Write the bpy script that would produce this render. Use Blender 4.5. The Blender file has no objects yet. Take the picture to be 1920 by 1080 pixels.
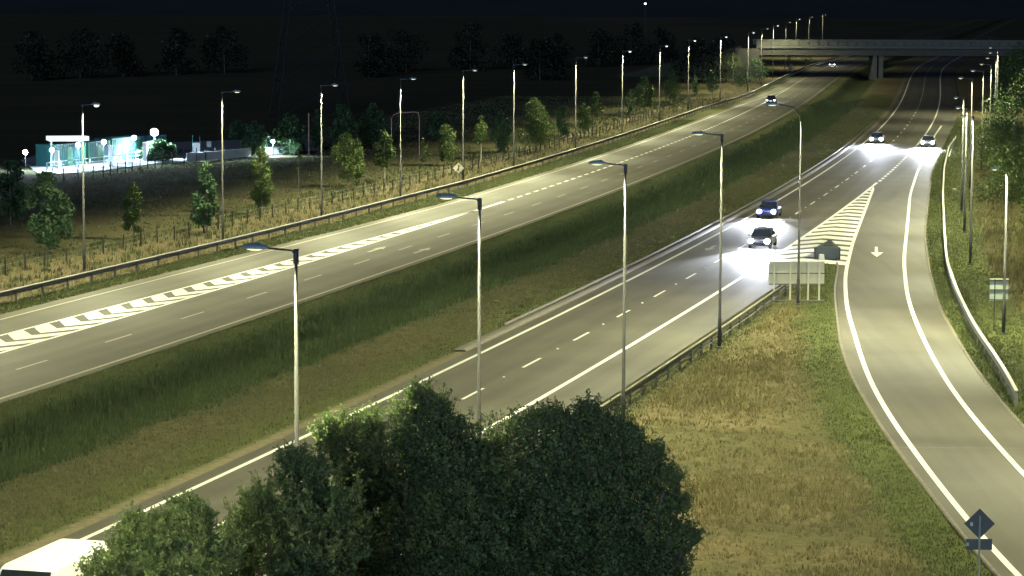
import bpy, math, random
import numpy as np
from mathutils import Vector, Matrix
R = math.radians
random.seed(7)
RNG = np.random.default_rng(11)
S = bpy.context.scene
COL = S.collection

# ------------------------------------------------------------------ camera
F_PX, PITCH, ROLL, CH = 5152.0, .1053, .0049, 19.62
fw = Vector((0, math.cos(PITCH), -math.sin(PITCH)))
rt0 = Vector((1, 0, 0)); up0 = rt0.cross(fw)
RT = rt0*math.cos(ROLL) + up0*math.sin(ROLL)
UP = -rt0*math.sin(ROLL) + up0*math.cos(ROLL)
cam_d = bpy.data.cameras.new('camera'); cam = bpy.data.objects.new('camera', cam_d); COL.objects.link(cam)
cam_d.sensor_width = 36; cam_d.lens = F_PX/1920*36; cam_d.clip_start = .5; cam_d.clip_end = 9000
M3 = Matrix((RT, UP, -fw)).transposed()
cam.matrix_world = Matrix.Translation((0, 0, CH)) @ M3.to_4x4()
S.camera = cam

# ------------------------------------------------------------------ night sky and an added cool fill from behind the camera to brighten the shrubs
W = bpy.data.worlds.new('World'); S.world = W; W.use_nodes = True
bg = W.node_tree.nodes['Background']
bg.inputs[0].default_value = (.07, .12, .60, 1); bg.inputs[1].default_value = .02
sun_d = bpy.data.lights.new('front_fill', 'SUN'); sun_d.energy = 1.35; sun_d.angle = R(22); sun_d.color = (.55, .76, 1)
sun = bpy.data.objects.new('front_fill', sun_d); COL.objects.link(sun); sun.rotation_euler = (R(82.5), 0, R(-8))
S.view_settings.view_transform = 'Standard'; S.view_settings.look = 'None'
S.view_settings.exposure = 0; S.view_settings.gamma = 1; S.view_settings.use_curve_mapping = False
S.cycles.use_light_tree = True

LAMP_W = 15500.0      # road lamps
LAMP_C = (1.0, .985, .57)

# ------------------------------------------------------------------ photo measure -> ground point
def gnd(x, y, z=0.0):
    d = fw + RT*((x-960)/F_PX) - UP*((y-540)/F_PX)
    t = (z-CH)/d.z
    return Vector((0, 0, CH)) + d*t
def mpp(Y): return Y/F_PX      # metres per photo pixel at distance Y

# ------------------------------------------------------------------ road alignment (s along the road, off = metres left of the median edge line)
_C = [(-25,133.1),(-23.4,139.2),(-20.9,149.3),(-17.7,161.7),(-15.8,168.9),(-14.2,175.2),(-10.1,190.8),(-5.9,208.6),(-1.8,226.7),(1.8,241.1),
      (7.5,269.2),(11.9,287.9),(19.6,325.5),(28.6,371.5),(34,399.8),(50.6,491.9),(80.4,686),(100.4,806.8),(112.4,869.7)]
_N = [(-14.7,100.8),(-13.1,107.4),(-10.9,115.8),(-9.8,119.4),(-7.5,128.5),(-5.2,137.9),(-3.8,142.9),(4.9,178.2),(7.8,190.6),(11.6,205.2),(16.7,228.3),(20,242.2),(25.5,267.5),(30.7,292.6)]
px_, py_, w_ = [], [], []
for x, y in _C: px_.append(x); py_.append(y); w_.append(1.0 if y < 600 else .6)
for x, y in _N:
    k = .255-.00016*(y-130); n = math.hypot(1, k)
    px_.append(x-18.0/n*1.0+0.0); py_.append(y+18.0*k/n); w_.append(.7)
_pc = np.polyfit((np.array(py_)-400)/400, px_, 4, w=w_)
def cx(y):
    y = np.asarray(y, float); yc = np.clip(y, 100, 860)
    v = np.polyval(_pc, (yc-400)/400); dp = np.polyder(_pc)
    return v + (y-yc)*np.polyval(dp, (yc-400)/400)/400
YS = np.arange(-160, 4200, 2.0); XS = cx(YS)
SS = np.concatenate([[0], np.cumsum(np.hypot(np.diff(XS), np.diff(YS)))])
SS -= np.interp(133.1, YS, SS)
TX = np.gradient(XS, SS); TY = np.gradient(YS, SS)
def PTS(s, off):
    s = np.asarray(s, float); off = np.asarray(off, float)
    x = np.interp(s, SS, XS); y = np.interp(s, SS, YS); tx = np.interp(s, SS, TX); ty = np.interp(s, SS, TY)
    return x-ty*off, y+tx*off
def P(s, off, z=0.0):
    x, y = PTS(s, off); return Vector((float(x), float(y), z))
def heading(s): return math.atan2(float(np.interp(s, SS, TY)), float(np.interp(s, SS, TX)))
def SO(x, y):      # world -> (s, off)
    s = np.interp(y, YS, SS)
    for _ in range(4):
        X = np.interp(s, SS, XS); Y = np.interp(s, SS, YS); tx = np.interp(s, SS, TX); ty = np.interp(s, SS, TY)
        s = s + (x-X)*tx + (y-Y)*ty
    X = np.interp(s, SS, XS); Y = np.interp(s, SS, YS); tx = np.interp(s, SS, TX); ty = np.interp(s, SS, TY)
    return s, -(x-X)*ty + (y-Y)*tx

# exit ramp edges: x as a function of y
def curve(pts):
    a = np.array(sorted(pts, key=lambda p: p[1])); return a[:,0], a[:,1]
_R0 = curve([(22.5,30),(19.6,60),(17.8,80),(17.3,93.2),(17.3,102.7),(17.5,115.3),(18,131.9),(18.9,146.2),(19.9,157.3),(21.3,173.7),(23.6,193.9),(24.3,199),(27.6,221.9),(32.4,252.6),(38.5,291.5)])
_R1 = curve([(24.5,60),(22.3,80),(21.5,93),(21.2,104),(21.3,113.4),(21.6,122.6),(22,133.2),(22.9,146.6),(24.4,163.9),(26.2,181.1),(29.5,206.1),(34.3,237.9),(40.2,277.3),(46.4,314.6),(53.6,355.7),(61,397.7),(68.9,440)])
_RE = curve([(27.4,60),(25.2,80),(24,95),(23.4,106),(23.3,115),(23.5,124.3),(23.9,132.6),(24.8,147.1),(27.2,174),(30.3,199.2),(34.5,229.8),(39.2,259.5),(47.5,311.8),(55.2,355),(62.5,397),(70.5,440)])
_RK = curve([(21.8,30),(18.9,60),(17.2,80),(16.7,92.9),(16.75,102),(16.9,111),(17.15,125.8),(18.1,146.4),(19.2,159.3),(20.3,169.3),(21.9,184.9),(24.9,207.2)])
def smooth_fn(c):
    xs, ys = c
    def f(y):
        y = np.asarray(y, float); r = 0
        for d, w in ((-8,.15),(-4,.22),(0,.26),(4,.22),(8,.15)): r = r + w*np.interp(y+d, ys, xs, left=None)
        # linear ends kept straight
        return r
    return f
R0, R1, RE, RK = map(smooth_fn, (_R0, _R1, _RE, _RK))

# ------------------------------------------------------------------ tagging and mesh helpers
def tag(o, label=None, cat=None, group=None, kind=None):
    if label: o['label'] = label
    if cat: o['category'] = cat
    if group: o['group'] = group
    if kind: o['kind'] = kind
    return o
def empty(name, loc, rz=0, **k):
    o = bpy.data.objects.new(name, None); COL.objects.link(o); o.location = loc; o.rotation_euler = (0, 0, rz); o.empty_display_size = .3
    return tag(o, **k)
def link_mesh(name, me, parent=None, **k):
    o = bpy.data.objects.new(name, me); COL.objects.link(o)
    if parent: o.parent = parent
    return tag(o, **k)
def arr_mesh(name, V, Fc, mat, parent=None, smooth=False, tone=None, uv=None, cols=None, **k):
    V = np.asarray(V, np.float32).reshape(-1, 3); Fc = np.asarray(Fc, np.int32); n = Fc.shape[1]
    me = bpy.data.meshes.new(name); me.vertices.add(len(V)); me.vertices.foreach_set('co', V.ravel())
    me.loops.add(Fc.size); me.loops.foreach_set('vertex_index', Fc.ravel())
    me.polygons.add(len(Fc)); me.polygons.foreach_set('loop_start', np.arange(0, Fc.size, n, dtype=np.int32))
    me.polygons.foreach_set('loop_total', np.full(len(Fc), n, np.int32))
    if smooth: me.polygons.foreach_set('use_smooth', np.ones(len(Fc), bool))
    me.update(calc_edges=True); me.validate()
    if tone is not None:
        a = me.attributes.new('tone', 'FLOAT', 'POINT'); a.data.foreach_set('value', np.asarray(tone, np.float32))
    if uv is not None:
        l = me.uv_layers.new(name='UVMap'); l.data.foreach_set('uv', np.asarray(uv, np.float32)[Fc.ravel()].ravel())
    if cols:
        for kx, v in cols.items():
            a = me.attributes.new(kx, 'FLOAT', 'POINT'); a.data.foreach_set('value', np.asarray(v, np.float32))
    me.materials.append(mat)
    return link_mesh(name, me, parent, **k)
class MB:
    def __init__(s): s.v = []; s.f = []
    def add(s, vs, fs):
        b = len(s.v); s.v += [tuple(v) for v in vs]; s.f += [tuple(b+i for i in f) for f in fs]; return s
    def box(s, c, d, rz=0, M=None):
        x, y, z = d[0]/2, d[1]/2, d[2]/2
        vs = [Vector((i*x, j*y, k*z)) for k in (-1,1) for j in (-1,1) for i in (-1,1)]
        r = M if M else Matrix.Rotation(rz, 3, 'Z')
        vs = [r @ v + Vector(c) for v in vs]
        return s.add(vs, [(0,2,3,1),(4,5,7,6),(0,1,5,4),(2,6,7,3),(0,4,6,2),(1,3,7,5)])
    def tube(s, pts, rads, n=10, cap=True):
        pts = [Vector(p) for p in pts]
        if not hasattr(rads, '__len__'): rads = [rads]*len(pts)
        b = len(s.v)
        for i, p in enumerate(pts):
            d = (pts[min(i+1, len(pts)-1)]-pts[max(i-1, 0)]).normalized()
            a = Vector((0,0,1)) if abs(d.z) < .9 else Vector((1,0,0))
            u = d.cross(a).normalized(); w = d.cross(u)
            for k in range(n):
                t = 2*math.pi*k/n; s.v.append(tuple(p+(u*math.cos(t)+w*math.sin(t))*rads[i]))
        for i in range(len(pts)-1):
            for k in range(n):
                k2 = (k+1) % n; s.f.append((b+i*n+k, b+i*n+k2, b+(i+1)*n+k2, b+(i+1)*n+k))
        if cap:
            s.f.append(tuple(b+k for k in range(n))[::-1]); e = b+(len(pts)-1)*n; s.f.append(tuple(e+k for k in range(n)))
        return s
    def prism(s, poly, z0, z1, M=None):
        n = len(poly); vs = [Vector((x, y, z0)) for x, y in poly]+[Vector((x, y, z1)) for x, y in poly]
        if M: vs = [M @ v for v in vs]
        return s.add(vs, [tuple(range(n))[::-1], tuple(range(n, 2*n))]+[(i, (i+1) % n, n+(i+1) % n, n+i) for i in range(n)])
    def build(s, name, mat, parent=None, smooth=False, bevel=0, **k):
        me = bpy.data.meshes.new(name); me.from_pydata(s.v, [], s.f); me.update(); me.materials.append(mat)
        if smooth:
            me.polygons.foreach_set('use_smooth', [True]*len(me.polygons))
        o = link_mesh(name, me, parent, **k)
        if bevel:
            m = o.modifiers.new('bevel', 'BEVEL'); m.width = bevel; m.segments = 2; m.limit_method = 'ANGLE'
        return o
def copy_tree(o, parent=None):
    c = o.copy(); COL.objects.link(c)
    if parent: c.parent = parent
    for ch in list(o.children): copy_tree(ch, c)
    return c

# ------------------------------------------------------------------ materials
def mat(name, col, rough=.7, metal=0, var=.0, scale=4., bump=0, emit=None, estr=0, spec=.5, coords='Object', dirt=None):
    m = bpy.data.materials.new(name); m.use_nodes = True; N = m.node_tree.nodes; L = m.node_tree.links
    b = N['Principled BSDF']; b.inputs['Roughness'].default_value = rough; b.inputs['Metallic'].default_value = metal
    b.inputs['Base Color'].default_value = (*col, 1); b.inputs['Specular IOR Level'].default_value = spec
    if emit: b.inputs['Emission Color'].default_value = (*emit, 1); b.inputs['Emission Strength'].default_value = estr
    if var or bump:
        tc = N.new('ShaderNodeTexCoord'); nz = N.new('ShaderNodeTexNoise'); nz.inputs['Scale'].default_value = scale; nz.inputs['Detail'].default_value = 6
        nz.inputs['Roughness'].default_value = .65
        L.new(tc.outputs[coords], nz.inputs['Vector'])
        if var:
            rp = N.new('ShaderNodeValToRGB'); rp.color_ramp.elements[0].position = .3; rp.color_ramp.elements[1].position = .7
            d2 = dirt if dirt else tuple(c*(1-var) for c in col)
            rp.color_ramp.elements[0].color = (*d2, 1); rp.color_ramp.elements[1].color = (*[min(1, c*(1+var)) for c in col], 1)
            L.new(nz.outputs['Fac'], rp.inputs[0]); L.new(rp.outputs[0], b.inputs['Base Color'])
        if bump:
            bp = N.new('ShaderNodeBump'); bp.inputs['Strength'].default_value = bump; L.new(nz.outputs['Fac'], bp.inputs['Height']); L.new(bp.outputs[0], b.inputs['Normal'])
    return m
def leafmat(name, lo, hi, trans=.25, rough=.55):
    m = bpy.data.materials.new(name); m.use_nodes = True; N = m.node_tree.nodes; L = m.node_tree.links
    b = N['Principled BSDF']; b.inputs['Roughness'].default_value = rough; b.inputs['Specular IOR Level'].default_value = .3
    at = N.new('ShaderNodeAttribute'); at.attribute_name = 'tone'
    rp = N.new('ShaderNodeValToRGB'); rp.color_ramp.elements[0].color = (*lo, 1); rp.color_ramp.elements[1].color = (*hi, 1)
    L.new(at.outputs['Fac'], rp.inputs[0]); L.new(rp.outputs[0], b.inputs['Base Color'])
    tr = N.new('ShaderNodeBsdfTranslucent'); L.new(rp.outputs[0], tr.inputs[0])
    mx = N.new('ShaderNodeMixShader'); mx.inputs[0].default_value = trans
    L.new(b.outputs[0], mx.inputs[1]); L.new(tr.outputs[0], mx.inputs[2]); L.new(mx.outputs[0], N['Material Output'].inputs[0])
    return m
def asphalt(name, c0, c1, stretch=26., rough=.72, tracks=.09):
    m = bpy.data.materials.new(name); m.use_nodes = True; N = m.node_tree.nodes; L = m.node_tree.links
    b = N['Principled BSDF']; b.inputs['Roughness'].default_value = rough; b.inputs['Specular IOR Level'].default_value = .35
    uv = N.new('ShaderNodeUVMap'); uv.uv_map = 'UVMap'
    mp = N.new('ShaderNodeMapping'); mp.inputs['Scale'].default_value = (1/stretch, 1.1, 1); L.new(uv.outputs[0], mp.inputs[0])
    n1 = N.new('ShaderNodeTexNoise'); n1.inputs['Scale'].default_value = 1.0; n1.inputs['Detail'].default_value = 5; L.new(mp.outputs[0], n1.inputs[0])
    n2 = N.new('ShaderNodeTexNoise'); n2.inputs['Scale'].default_value = .16; n2.inputs['Detail'].default_value = 4; L.new(uv.outputs[0], n2.inputs[0])
    n3 = N.new('ShaderNodeTexNoise'); n3.inputs['Scale'].default_value = 6; n3.inputs['Detail'].default_value = 8; n3.inputs['Roughness'].default_value = .8; L.new(uv.outputs[0], n3.inputs[0])
    a = N.new('ShaderNodeMath'); a.operation = 'ADD'; L.new(n1.outputs['Fac'], a.inputs[0]); L.new(n2.outputs['Fac'], a.inputs[1])
    c = N.new('ShaderNodeMath'); c.operation = 'MULTIPLY_ADD'; c.inputs[1].default_value = .9; L.new(n3.outputs['Fac'], c.inputs[0]); L.new(a.outputs[0], c.inputs[2])
    sp = N.new('ShaderNodeSeparateXYZ'); L.new(uv.outputs[0], sp.inputs[0])
    w1 = N.new('ShaderNodeMath'); w1.operation = 'MULTIPLY_ADD'; w1.inputs[1].default_value = 2*math.pi/1.825; w1.inputs[2].default_value = -2*math.pi/1.825; L.new(sp.outputs[1], w1.inputs[0])
    w2 = N.new('ShaderNodeMath'); w2.operation = 'COSINE'; L.new(w1.outputs[0], w2.inputs[0])
    w3 = N.new('ShaderNodeMath'); w3.operation = 'MULTIPLY_ADD'; w3.inputs[1].default_value = -tracks; L.new(w2.outputs[0], w3.inputs[0]); L.new(c.outputs[0], w3.inputs[2]); c = w3
    rp = N.new('ShaderNodeMapRange'); rp.inputs[1].default_value = 1.1; rp.inputs[2].default_value = 1.8; L.new(c.outputs[0], rp.inputs[0])
    mx = N.new('ShaderNodeMix'); mx.data_type = 'RGBA'; mx.inputs[6].default_value = (*c0, 1); mx.inputs[7].default_value = (*c1, 1)
    L.new(rp.outputs[0], mx.inputs[0]); L.new(mx.outputs[2], b.inputs['Base Color'])
    bp = N.new('ShaderNodeBump'); bp.inputs['Strength'].default_value = .25; bp.inputs['Distance'].default_value = .02; L.new(n3.outputs['Fac'], bp.inputs['Height']); L.new(bp.outputs[0], b.inputs['Normal'])
    return m
def paint(name, col, lo=.42, hi=.62):
    # road paint worn through to the tarmac
    m = bpy.data.materials.new(name); m.use_nodes = True; N = m.node_tree.nodes; L = m.node_tree.links
    b = N['Principled BSDF']; b.inputs['Roughness'].default_value = .55
    tc = N.new('ShaderNodeTexCoord'); n = N.new('ShaderNodeTexNoise'); n.inputs['Scale'].default_value = 3.5; n.inputs['Detail'].default_value = 8; n.inputs['Roughness'].default_value = .75
    L.new(tc.outputs['Object'], n.inputs[0])
    rp = N.new('ShaderNodeValToRGB'); rp.color_ramp.elements[0].position = lo-.14; rp.color_ramp.elements[0].color = (*[c*.38 for c in col], 1)
    rp.color_ramp.elements[1].position = lo+.04; rp.color_ramp.elements[1].color = (*col, 1)
    L.new(n.outputs['Fac'], rp.inputs[0]); L.new(rp.outputs[0], b.inputs['Base Color'])
    return m

m_asph = asphalt('asphalt', (.066,.061,.050), (.116,.109,.087))
m_asph_r = asphalt('asphalt_ramp', (.082,.076,.066), (.125,.118,.098), tracks=0)
m_white = paint('road_paint_white', (.78,.78,.74))
m_cream = paint('road_paint_cream', (.36,.33,.24), lo=.47)
m_conc = mat('pale_concrete', (.16,.145,.12), .85, var=.3, scale=2.2, bump=.1)
m_steel = mat('galvanised_steel', (.052,.053,.053), .9, metal=0, spec=.08, var=.12, scale=3)
m_rail = mat('shaded_weathered_rail', (.10,.10,.09), .5, metal=.3, var=.2, scale=2)  # darkened so the colour carries the shadow below the rail top
m_cap = mat('lit_rail_top', (.50,.49,.46), .5, var=.1, scale=2)  # lightened: lamp light on the rail top is put into the colour
m_darksteel = mat('dark_steel', (.06,.07,.08), .5, metal=.2)
m_head = mat('luminaire_grey', (.17,.25,.31), .45, var=.1, scale=5)
m_bowl = mat('lit_lamp_lens', (.9,.9,.85), .3, emit=LAMP_C, estr=1.2)
m_black = mat('black_plastic', (.02,.02,.022), .6)
m_timber = mat('dark_fence_timber', (.035,.028,.022), .9, var=.3, scale=6)
m_wire = mat('fence_wire', (.2,.2,.2), .5, metal=.6)
m_bark = mat('bark', (.12,.095,.07), .9, var=.3, scale=5, bump=.3)
m_barkp = mat('pale_bark', (.28,.25,.19), .9, var=.3, scale=5)
m_leaf_fg = leafmat('foliage_dark', (.055,.095,.042), (.20,.26,.095), .35)
m_leaf_a = leafmat('foliage_roadside', (.035,.065,.022), (.13,.17,.05))
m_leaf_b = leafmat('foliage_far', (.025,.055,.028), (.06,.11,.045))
m_leaf_d = leafmat('foliage_unlit', (.003,.006,.004), (.008,.013,.008))  # near black: the lack of light on the far wood is in the colour
m_leaf_r = leafmat('foliage_thicket', (.028,.052,.018), (.095,.14,.04))
m_scrub = leafmat('scrub_blades', (.028,.044,.016), (.088,.120,.044), .25)
m_dry = leafmat('dry_grass_blades', (.13,.105,.06), (.36,.30,.18), .3)
m_grass = leafmat('green_grass_blades', (.058,.076,.028), (.13,.148,.062), .3)
m_mix = leafmat('meadow_blades', (.075,.085,.030), (.24,.20,.10), .3)
m_med = leafmat('median_blades', (.06,.072,.03), (.16,.155,.075), .3)
m_field = leafmat('field_blades', (.05,.065,.03), (.17,.17,.09), .3)
m_signback = mat('aluminium_sign_back', (.44,.42,.32), .5, metal=.1, var=.08, scale=2)
m_signdark = mat('dark_grey_sign_back', (.055,.065,.075), .5, var=.1, scale=3)
m_rubber = mat('tyre_rubber', (.02,.02,.02), .8)
m_glass = mat('car_glass', (.02,.025,.03), .08)

# ------------------------------------------------------------------ numpy value noise
_H = RNG.random((512, 512))
def vnoise(x, y, sc):
    x = np.asarray(x)/sc+1000; y = np.asarray(y)/sc+1000
    i = np.floor(x).astype(int); j = np.floor(y).astype(int); u = x-i; v = y-j; u = u*u*(3-2*u); v = v*v*(3-2*v)
    g = lambda a, b: _H[a % 512, b % 512]
    return (g(i,j)*(1-u)+g(i+1,j)*u)*(1-v)+(g(i,j+1)*(1-u)+g(i+1,j+1)*u)*v
def fbm(x, y, sc, o=4):
    r = 0; a = 1; t = 0
    for k in range(o): r = r+a*vnoise(x+17*k, y+31*k, sc/2**k); t += a; a *= .55
    return r/t
def sst(a, b, x): t = np.clip((x-a)/(b-a), 0, 1); return t*t*(3-2*t)

# offsets of the outer (left) markings along s
def offA(s):  return np.interp(s, [-120,0,40,74,102,130,180,300,350,400,465], [14.9,14.4,13.95,13.25,12.4,11.75,11.7,11.6,11.3,10.4,8.1])
def offB1(s): return np.interp(s, [-120,23,45,71,100,122], [11.4,10.75,10.1,9.35,8.35,7.55])
def offB2(s): return np.interp(s, [-120,390,460,560,900], [7.4,7.4,7.7,8.0,8.0])
def offRail(s): return np.interp(s, [-120,38,84,130,150,300,350,425,900], [18.4,17.6,16.6,15.9,15.5,15.5,15.2,12.6,12.4])
def padge(s): return np.interp(s, [-120,60,130,300,380,465,900], [1.3,1.1,.9,.8,1.0,2.6,2.7])
def offPave(s): return np.maximum(offA(s), offB2(s)*(s > 440))+padge(s)

# ------------------------------------------------------------------ the ground: one sheet
sv = np.unique(np.concatenate([np.arange(-150, -60, 4.), np.arange(-60, 140, 1.), np.arange(140, 320, 2.), np.arange(320, 800, 5.), np.arange(800, 1500, 25.), np.geomspace(1500, 4100, 12)]))
ov = np.unique(np.concatenate([-np.geomspace(70, 2500, 22), np.arange(-70, -52, 2.), np.arange(-52, 32, .8), np.arange(32, 80, 2.), np.geomspace(80, 2500, 22)]))
SG, OG = np.meshgrid(sv, ov, indexing='ij'); XG, YG = PTS(SG, OG)
n1 = fbm(XG, YG, 9); n2 = fbm(XG+500, YG, 3.0); n3 = fbm(XG, YG+300, 26)
wob = (n2-.5)*2.2
rk = RK(YG); re_ = RE(YG)
in_gore = (OG < -28.3) & (XG < rk)
dramp = np.where(XG > re_, XG-re_, 99)              # right of the ramp
dkerb = np.where((XG < rk) & (OG < -28.3), rk-XG, 99)  # left of the ramp
dry = np.zeros_like(XG); dark = np.zeros_like(XG); dirt = np.zeros_like(XG); lush = np.zeros_like(XG)
# right grass triangle between carriageway barrier and ramp: green mown edge, dry meadow in the middle
tri = (YG < 205) & in_gore
dry += tri*sst(1.6, 4.0, dkerb+wob*.7)*sst(-29.6, -31.6, OG+wob*.6)*(.25+1.0*sst(.38, .62, n1*.6+n2*.4))
lush += tri*(1-sst(1.4, 3.2, dkerb+wob*.5))
# right of the ramp
dry += (dramp < 90)*sst(4.6, 6.4, dramp+wob)*(.35+.8*sst(.35, .6, n1*.5+n2*.5))
lush += (dramp < 90)*(1-sst(3.5, 5.5, dramp+wob*.6))
# median
dark += sst(-2.2, -3.6, OG+wob*.5)*(1-sst(-8.6, -10.2, OG+wob*.7))
med = (OG < -9) & (OG > -17.3)
dry += med*.42*sst(.46, .66, n1)*sst(-14.6, -12.5, OG+wob); lush += med*(1-sst(-15.0, -13.6, OG+wob*.6))*.8
lush += ((OG < -.4) & (OG > -3))*.6
dirt += sst(-16.1, -16.5, OG+(n2-.5)*.8)*(OG > -18)
# left verges
oR = offRail(SG)
lush += (OG > offPave(SG))*(1-sst(oR+.1, oR+.8, OG))*.55
dirt += (OG > offPave(SG)-.3)*(1-sst(0, .7, OG-offPave(SG)+(n2-.5)*.8))*.6
dry += sst(oR+.2, oR+1.0, OG+wob*.4)*(1-sst(oR+7.5, oR+10.5, OG+wob*1.2))*(.45+.6*sst(.35,.6,n1))
fld = sst(oR+8, oR+11, OG)*1.0
dark += fld*.25*sst(.4, .65, n3); dry += fld*(.10+.35*sst(.42, .6, fbm(XG*.25, YG*1.0, 10)))
ZG = -.05+.10*(n1-.5)*sst(1.5, 4, np.abs(OG+9)-9+0) - .05
on_road = ((OG < offPave(SG)+.6) & (OG > -.9)) | ((OG < -16.4) & (OG > -28.6)) | ((XG > rk-.6) & (XG < re_+.6) & (YG < 470) & (OG < -26))
ZG = np.where(on_road, -.06, ZG+.03)
ZG += -.9*sst(-2.6, -5.6, OG)*(1-sst(-6.2, -11, OG))               # shallow ditch in the median
ZG += np.where((OG < -29) & (YG < 205) & (XG < rk), .10*(n2-.3), 0)
idx = np.arange(SG.size).reshape(SG.shape)
Fg = np.stack([idx[:-1,:-1], idx[:-1,1:], idx[1:,1:], idx[1:,:-1]], -1).reshape(-1, 4)[:, ::-1]
def ground_mat():
    m = bpy.data.materials.new('ground_vegetation'); m.use_nodes = True; N = m.node_tree.nodes; L = m.node_tree.links
    b = N['Principled BSDF']; b.inputs['Roughness'].default_value = .95; b.inputs['Specular IOR Level'].default_value = .1
    tc = N.new('ShaderNodeTexCoord')
    def noise(sc, det=6, ro=.65, w=None):
        n = N.new('ShaderNodeTexNoise'); n.inputs['Scale'].default_value = sc; n.inputs['Detail'].default_value = det; n.inputs['Roughness'].default_value = ro
        L.new(tc.outputs['Object'], n.inputs[0]); return n.outputs['Fac']
    fine = noise(2.4, 9, .8); mid = noise(.5, 6, .7); big = noise(.06, 4)
    def ramp(f, a, b_, ca, cb):
        r = N.new('ShaderNodeValToRGB'); r.color_ramp.elements[0].position = a; r.color_ramp.elements[1].position = b_
        r.color_ramp.elements[0].color = (*ca, 1); r.color_ramp.elements[1].color = (*cb, 1); L.new(f, r.inputs[0]); return r.outputs[0]
    def mix(f, a, c):
        x = N.new('ShaderNodeMix'); x.data_type = 'RGBA'; L.new(f, x.inputs[0]); L.new(a, x.inputs[6]); L.new(c, x.inputs[7]); return x.outputs[2]
    def att(nm, sharpen=True):
        a = N.new('ShaderNodeAttribute'); a.attribute_name = nm
        q = N.new('ShaderNodeMath'); q.operation = 'MULTIPLY_ADD'; q.inputs[1].default_value = .9; L.new(fine, q.inputs[0]); L.new(a.outputs['Fac'], q.inputs[2])
        r = N.new('ShaderNodeMapRange'); r.inputs[1].default_value = .55; r.inputs[2].default_value = 1.25; L.new(q.outputs[0], r.inputs[0]); return r.outputs[0]
    base = mix(mid, ramp(fine, .3, .7, (.055,.065,.028), (.125,.130,.060)), ramp(fine, .3, .7, (.065,.060,.034), (.120,.105,.058)))
    lushc = ramp(fine, .3, .72, (.062,.078,.026), (.120,.132,.052))
    dryc = mix(mid, ramp(fine, .3, .7, (.105,.088,.045), (.23,.19,.105)), ramp(fine, .3, .7, (.085,.075,.042), (.18,.145,.085)))
    darkc = ramp(fine, .3, .7, (.026,.036,.014), (.064,.080,.032))
    dirtc = ramp(fine, .3, .7, (.13,.11,.07), (.26,.225,.15))
    c = mix(att('lush'), base, lushc); c = mix(att('dry'), c, dryc); c = mix(att('dark'), c, darkc); c = mix(att('dirt'), c, dirtc)
    L.new(c, b.inputs['Base Color'])
    bp = N.new('ShaderNodeBump'); bp.inputs['Strength'].default_value = .6; bp.inputs['Distance'].default_value = .12; L.new(fine, bp.inputs['Height']); L.new(bp.outputs[0], b.inputs['Normal'])
    return m
arr_mesh('ground', np.stack([XG, YG, ZG], -1).reshape(-1, 3), Fg, ground_mat(), smooth=True,
         cols=dict(lush=lush.ravel().clip(0,1), dry=dry.ravel().clip(0,1), dark=dark.ravel().clip(0,1), dirt=dirt.ravel().clip(0,1)), kind='structure')

# ------------------------------------------------------------------ paved sheets
def strip(name, s0, s1, fa, fb, z, m, ds=3., n=2, **k):
    s = np.arange(s0, s1+ds*.5, ds); g = lambda f: f(s) if callable(f) else np.full_like(s, f)
    a, b = g(fa), g(fb); T = np.linspace(0, 1, n)[None]
    O = a[:,None]*(1-T)+b[:,None]*T; Sg = np.repeat(s[:,None], n, 1); X, Y = PTS(Sg, O)
    V = np.stack([X, Y, np.full_like(X, z)], -1).reshape(-1, 3); i = np.arange(X.size).reshape(X.shape)
    Fq = np.stack([i[:-1,:-1], i[:-1,1:], i[1:,1:], i[1:,:-1]], -1).reshape(-1, 4)
    return V, Fq, np.stack([Sg, O], -1).reshape(-1, 2)
def add_strip(name, *a, **k):
    kk = {x: k.pop(x) for x in list(k) if x in ('kind','label','cat','group')}
    m = a[5]; V, Fq, U = strip(name, *a, **k); return arr_mesh(name, V, Fq, m, uv=U, **(kk or dict(kind='structure')))
add_strip('far_carriageway', -150, 1400, offPave, -.62, 0., m_asph, n=4)
add_strip('near_carriageway', -150, 1400, -17.15, lambda s: np.interp(s, [-150,58,75,1400], [-28.5,-28.5,-28.9,-28.9]), .004, m_asph, n=4)
def ystrip(name, ya, yb, fa, fb, z, m, dy=2.5):
    y = np.arange(ya, yb+.1, dy); a, b = fa(y), fb(y); X = np.stack([a, b], 1); Yg = np.stack([y, y], 1)
    V = np.stack([X, Yg, np.full_like(X, z)], -1).reshape(-1, 3); i = np.arange(X.size).reshape(X.shape)
    Fq = np.stack([i[:-1,:-1], i[:-1,1:], i[1:,1:], i[1:,:-1]], -1).reshape(-1, 4)
    return arr_mesh(name, V, Fq, m, uv=np.stack([Yg, X], -1).reshape(-1, 2), kind='structure')
def gore_left(y):       # ramp pavement reaches across to the carriageway beyond the gore nose
    yy = np.asarray(y, float); sN, oN = SO(np.full_like(yy, 30.), yy)
    xs = cx(yy)+26.5*1.02
    return np.where(yy > 207.5, xs, RK(yy))
ystrip('slip_road', 40, 207.5, RK, RE, -.004, m_asph_r)
ystrip('slip_road_gore', 207.5, 430, lambda y: cx(y)+25.6, RE, -.004, m_asph_r)
# transverse joints where the slip road was resurfaced
for yy_, w in ((157.6, .10), (119.5, .16), (236, .12)):
    ystrip('resurfacing_joint', yy_, yy_+w, RK, RE, .002, m_black if yy_ > 150 else m_conc, dy=w)

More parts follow.
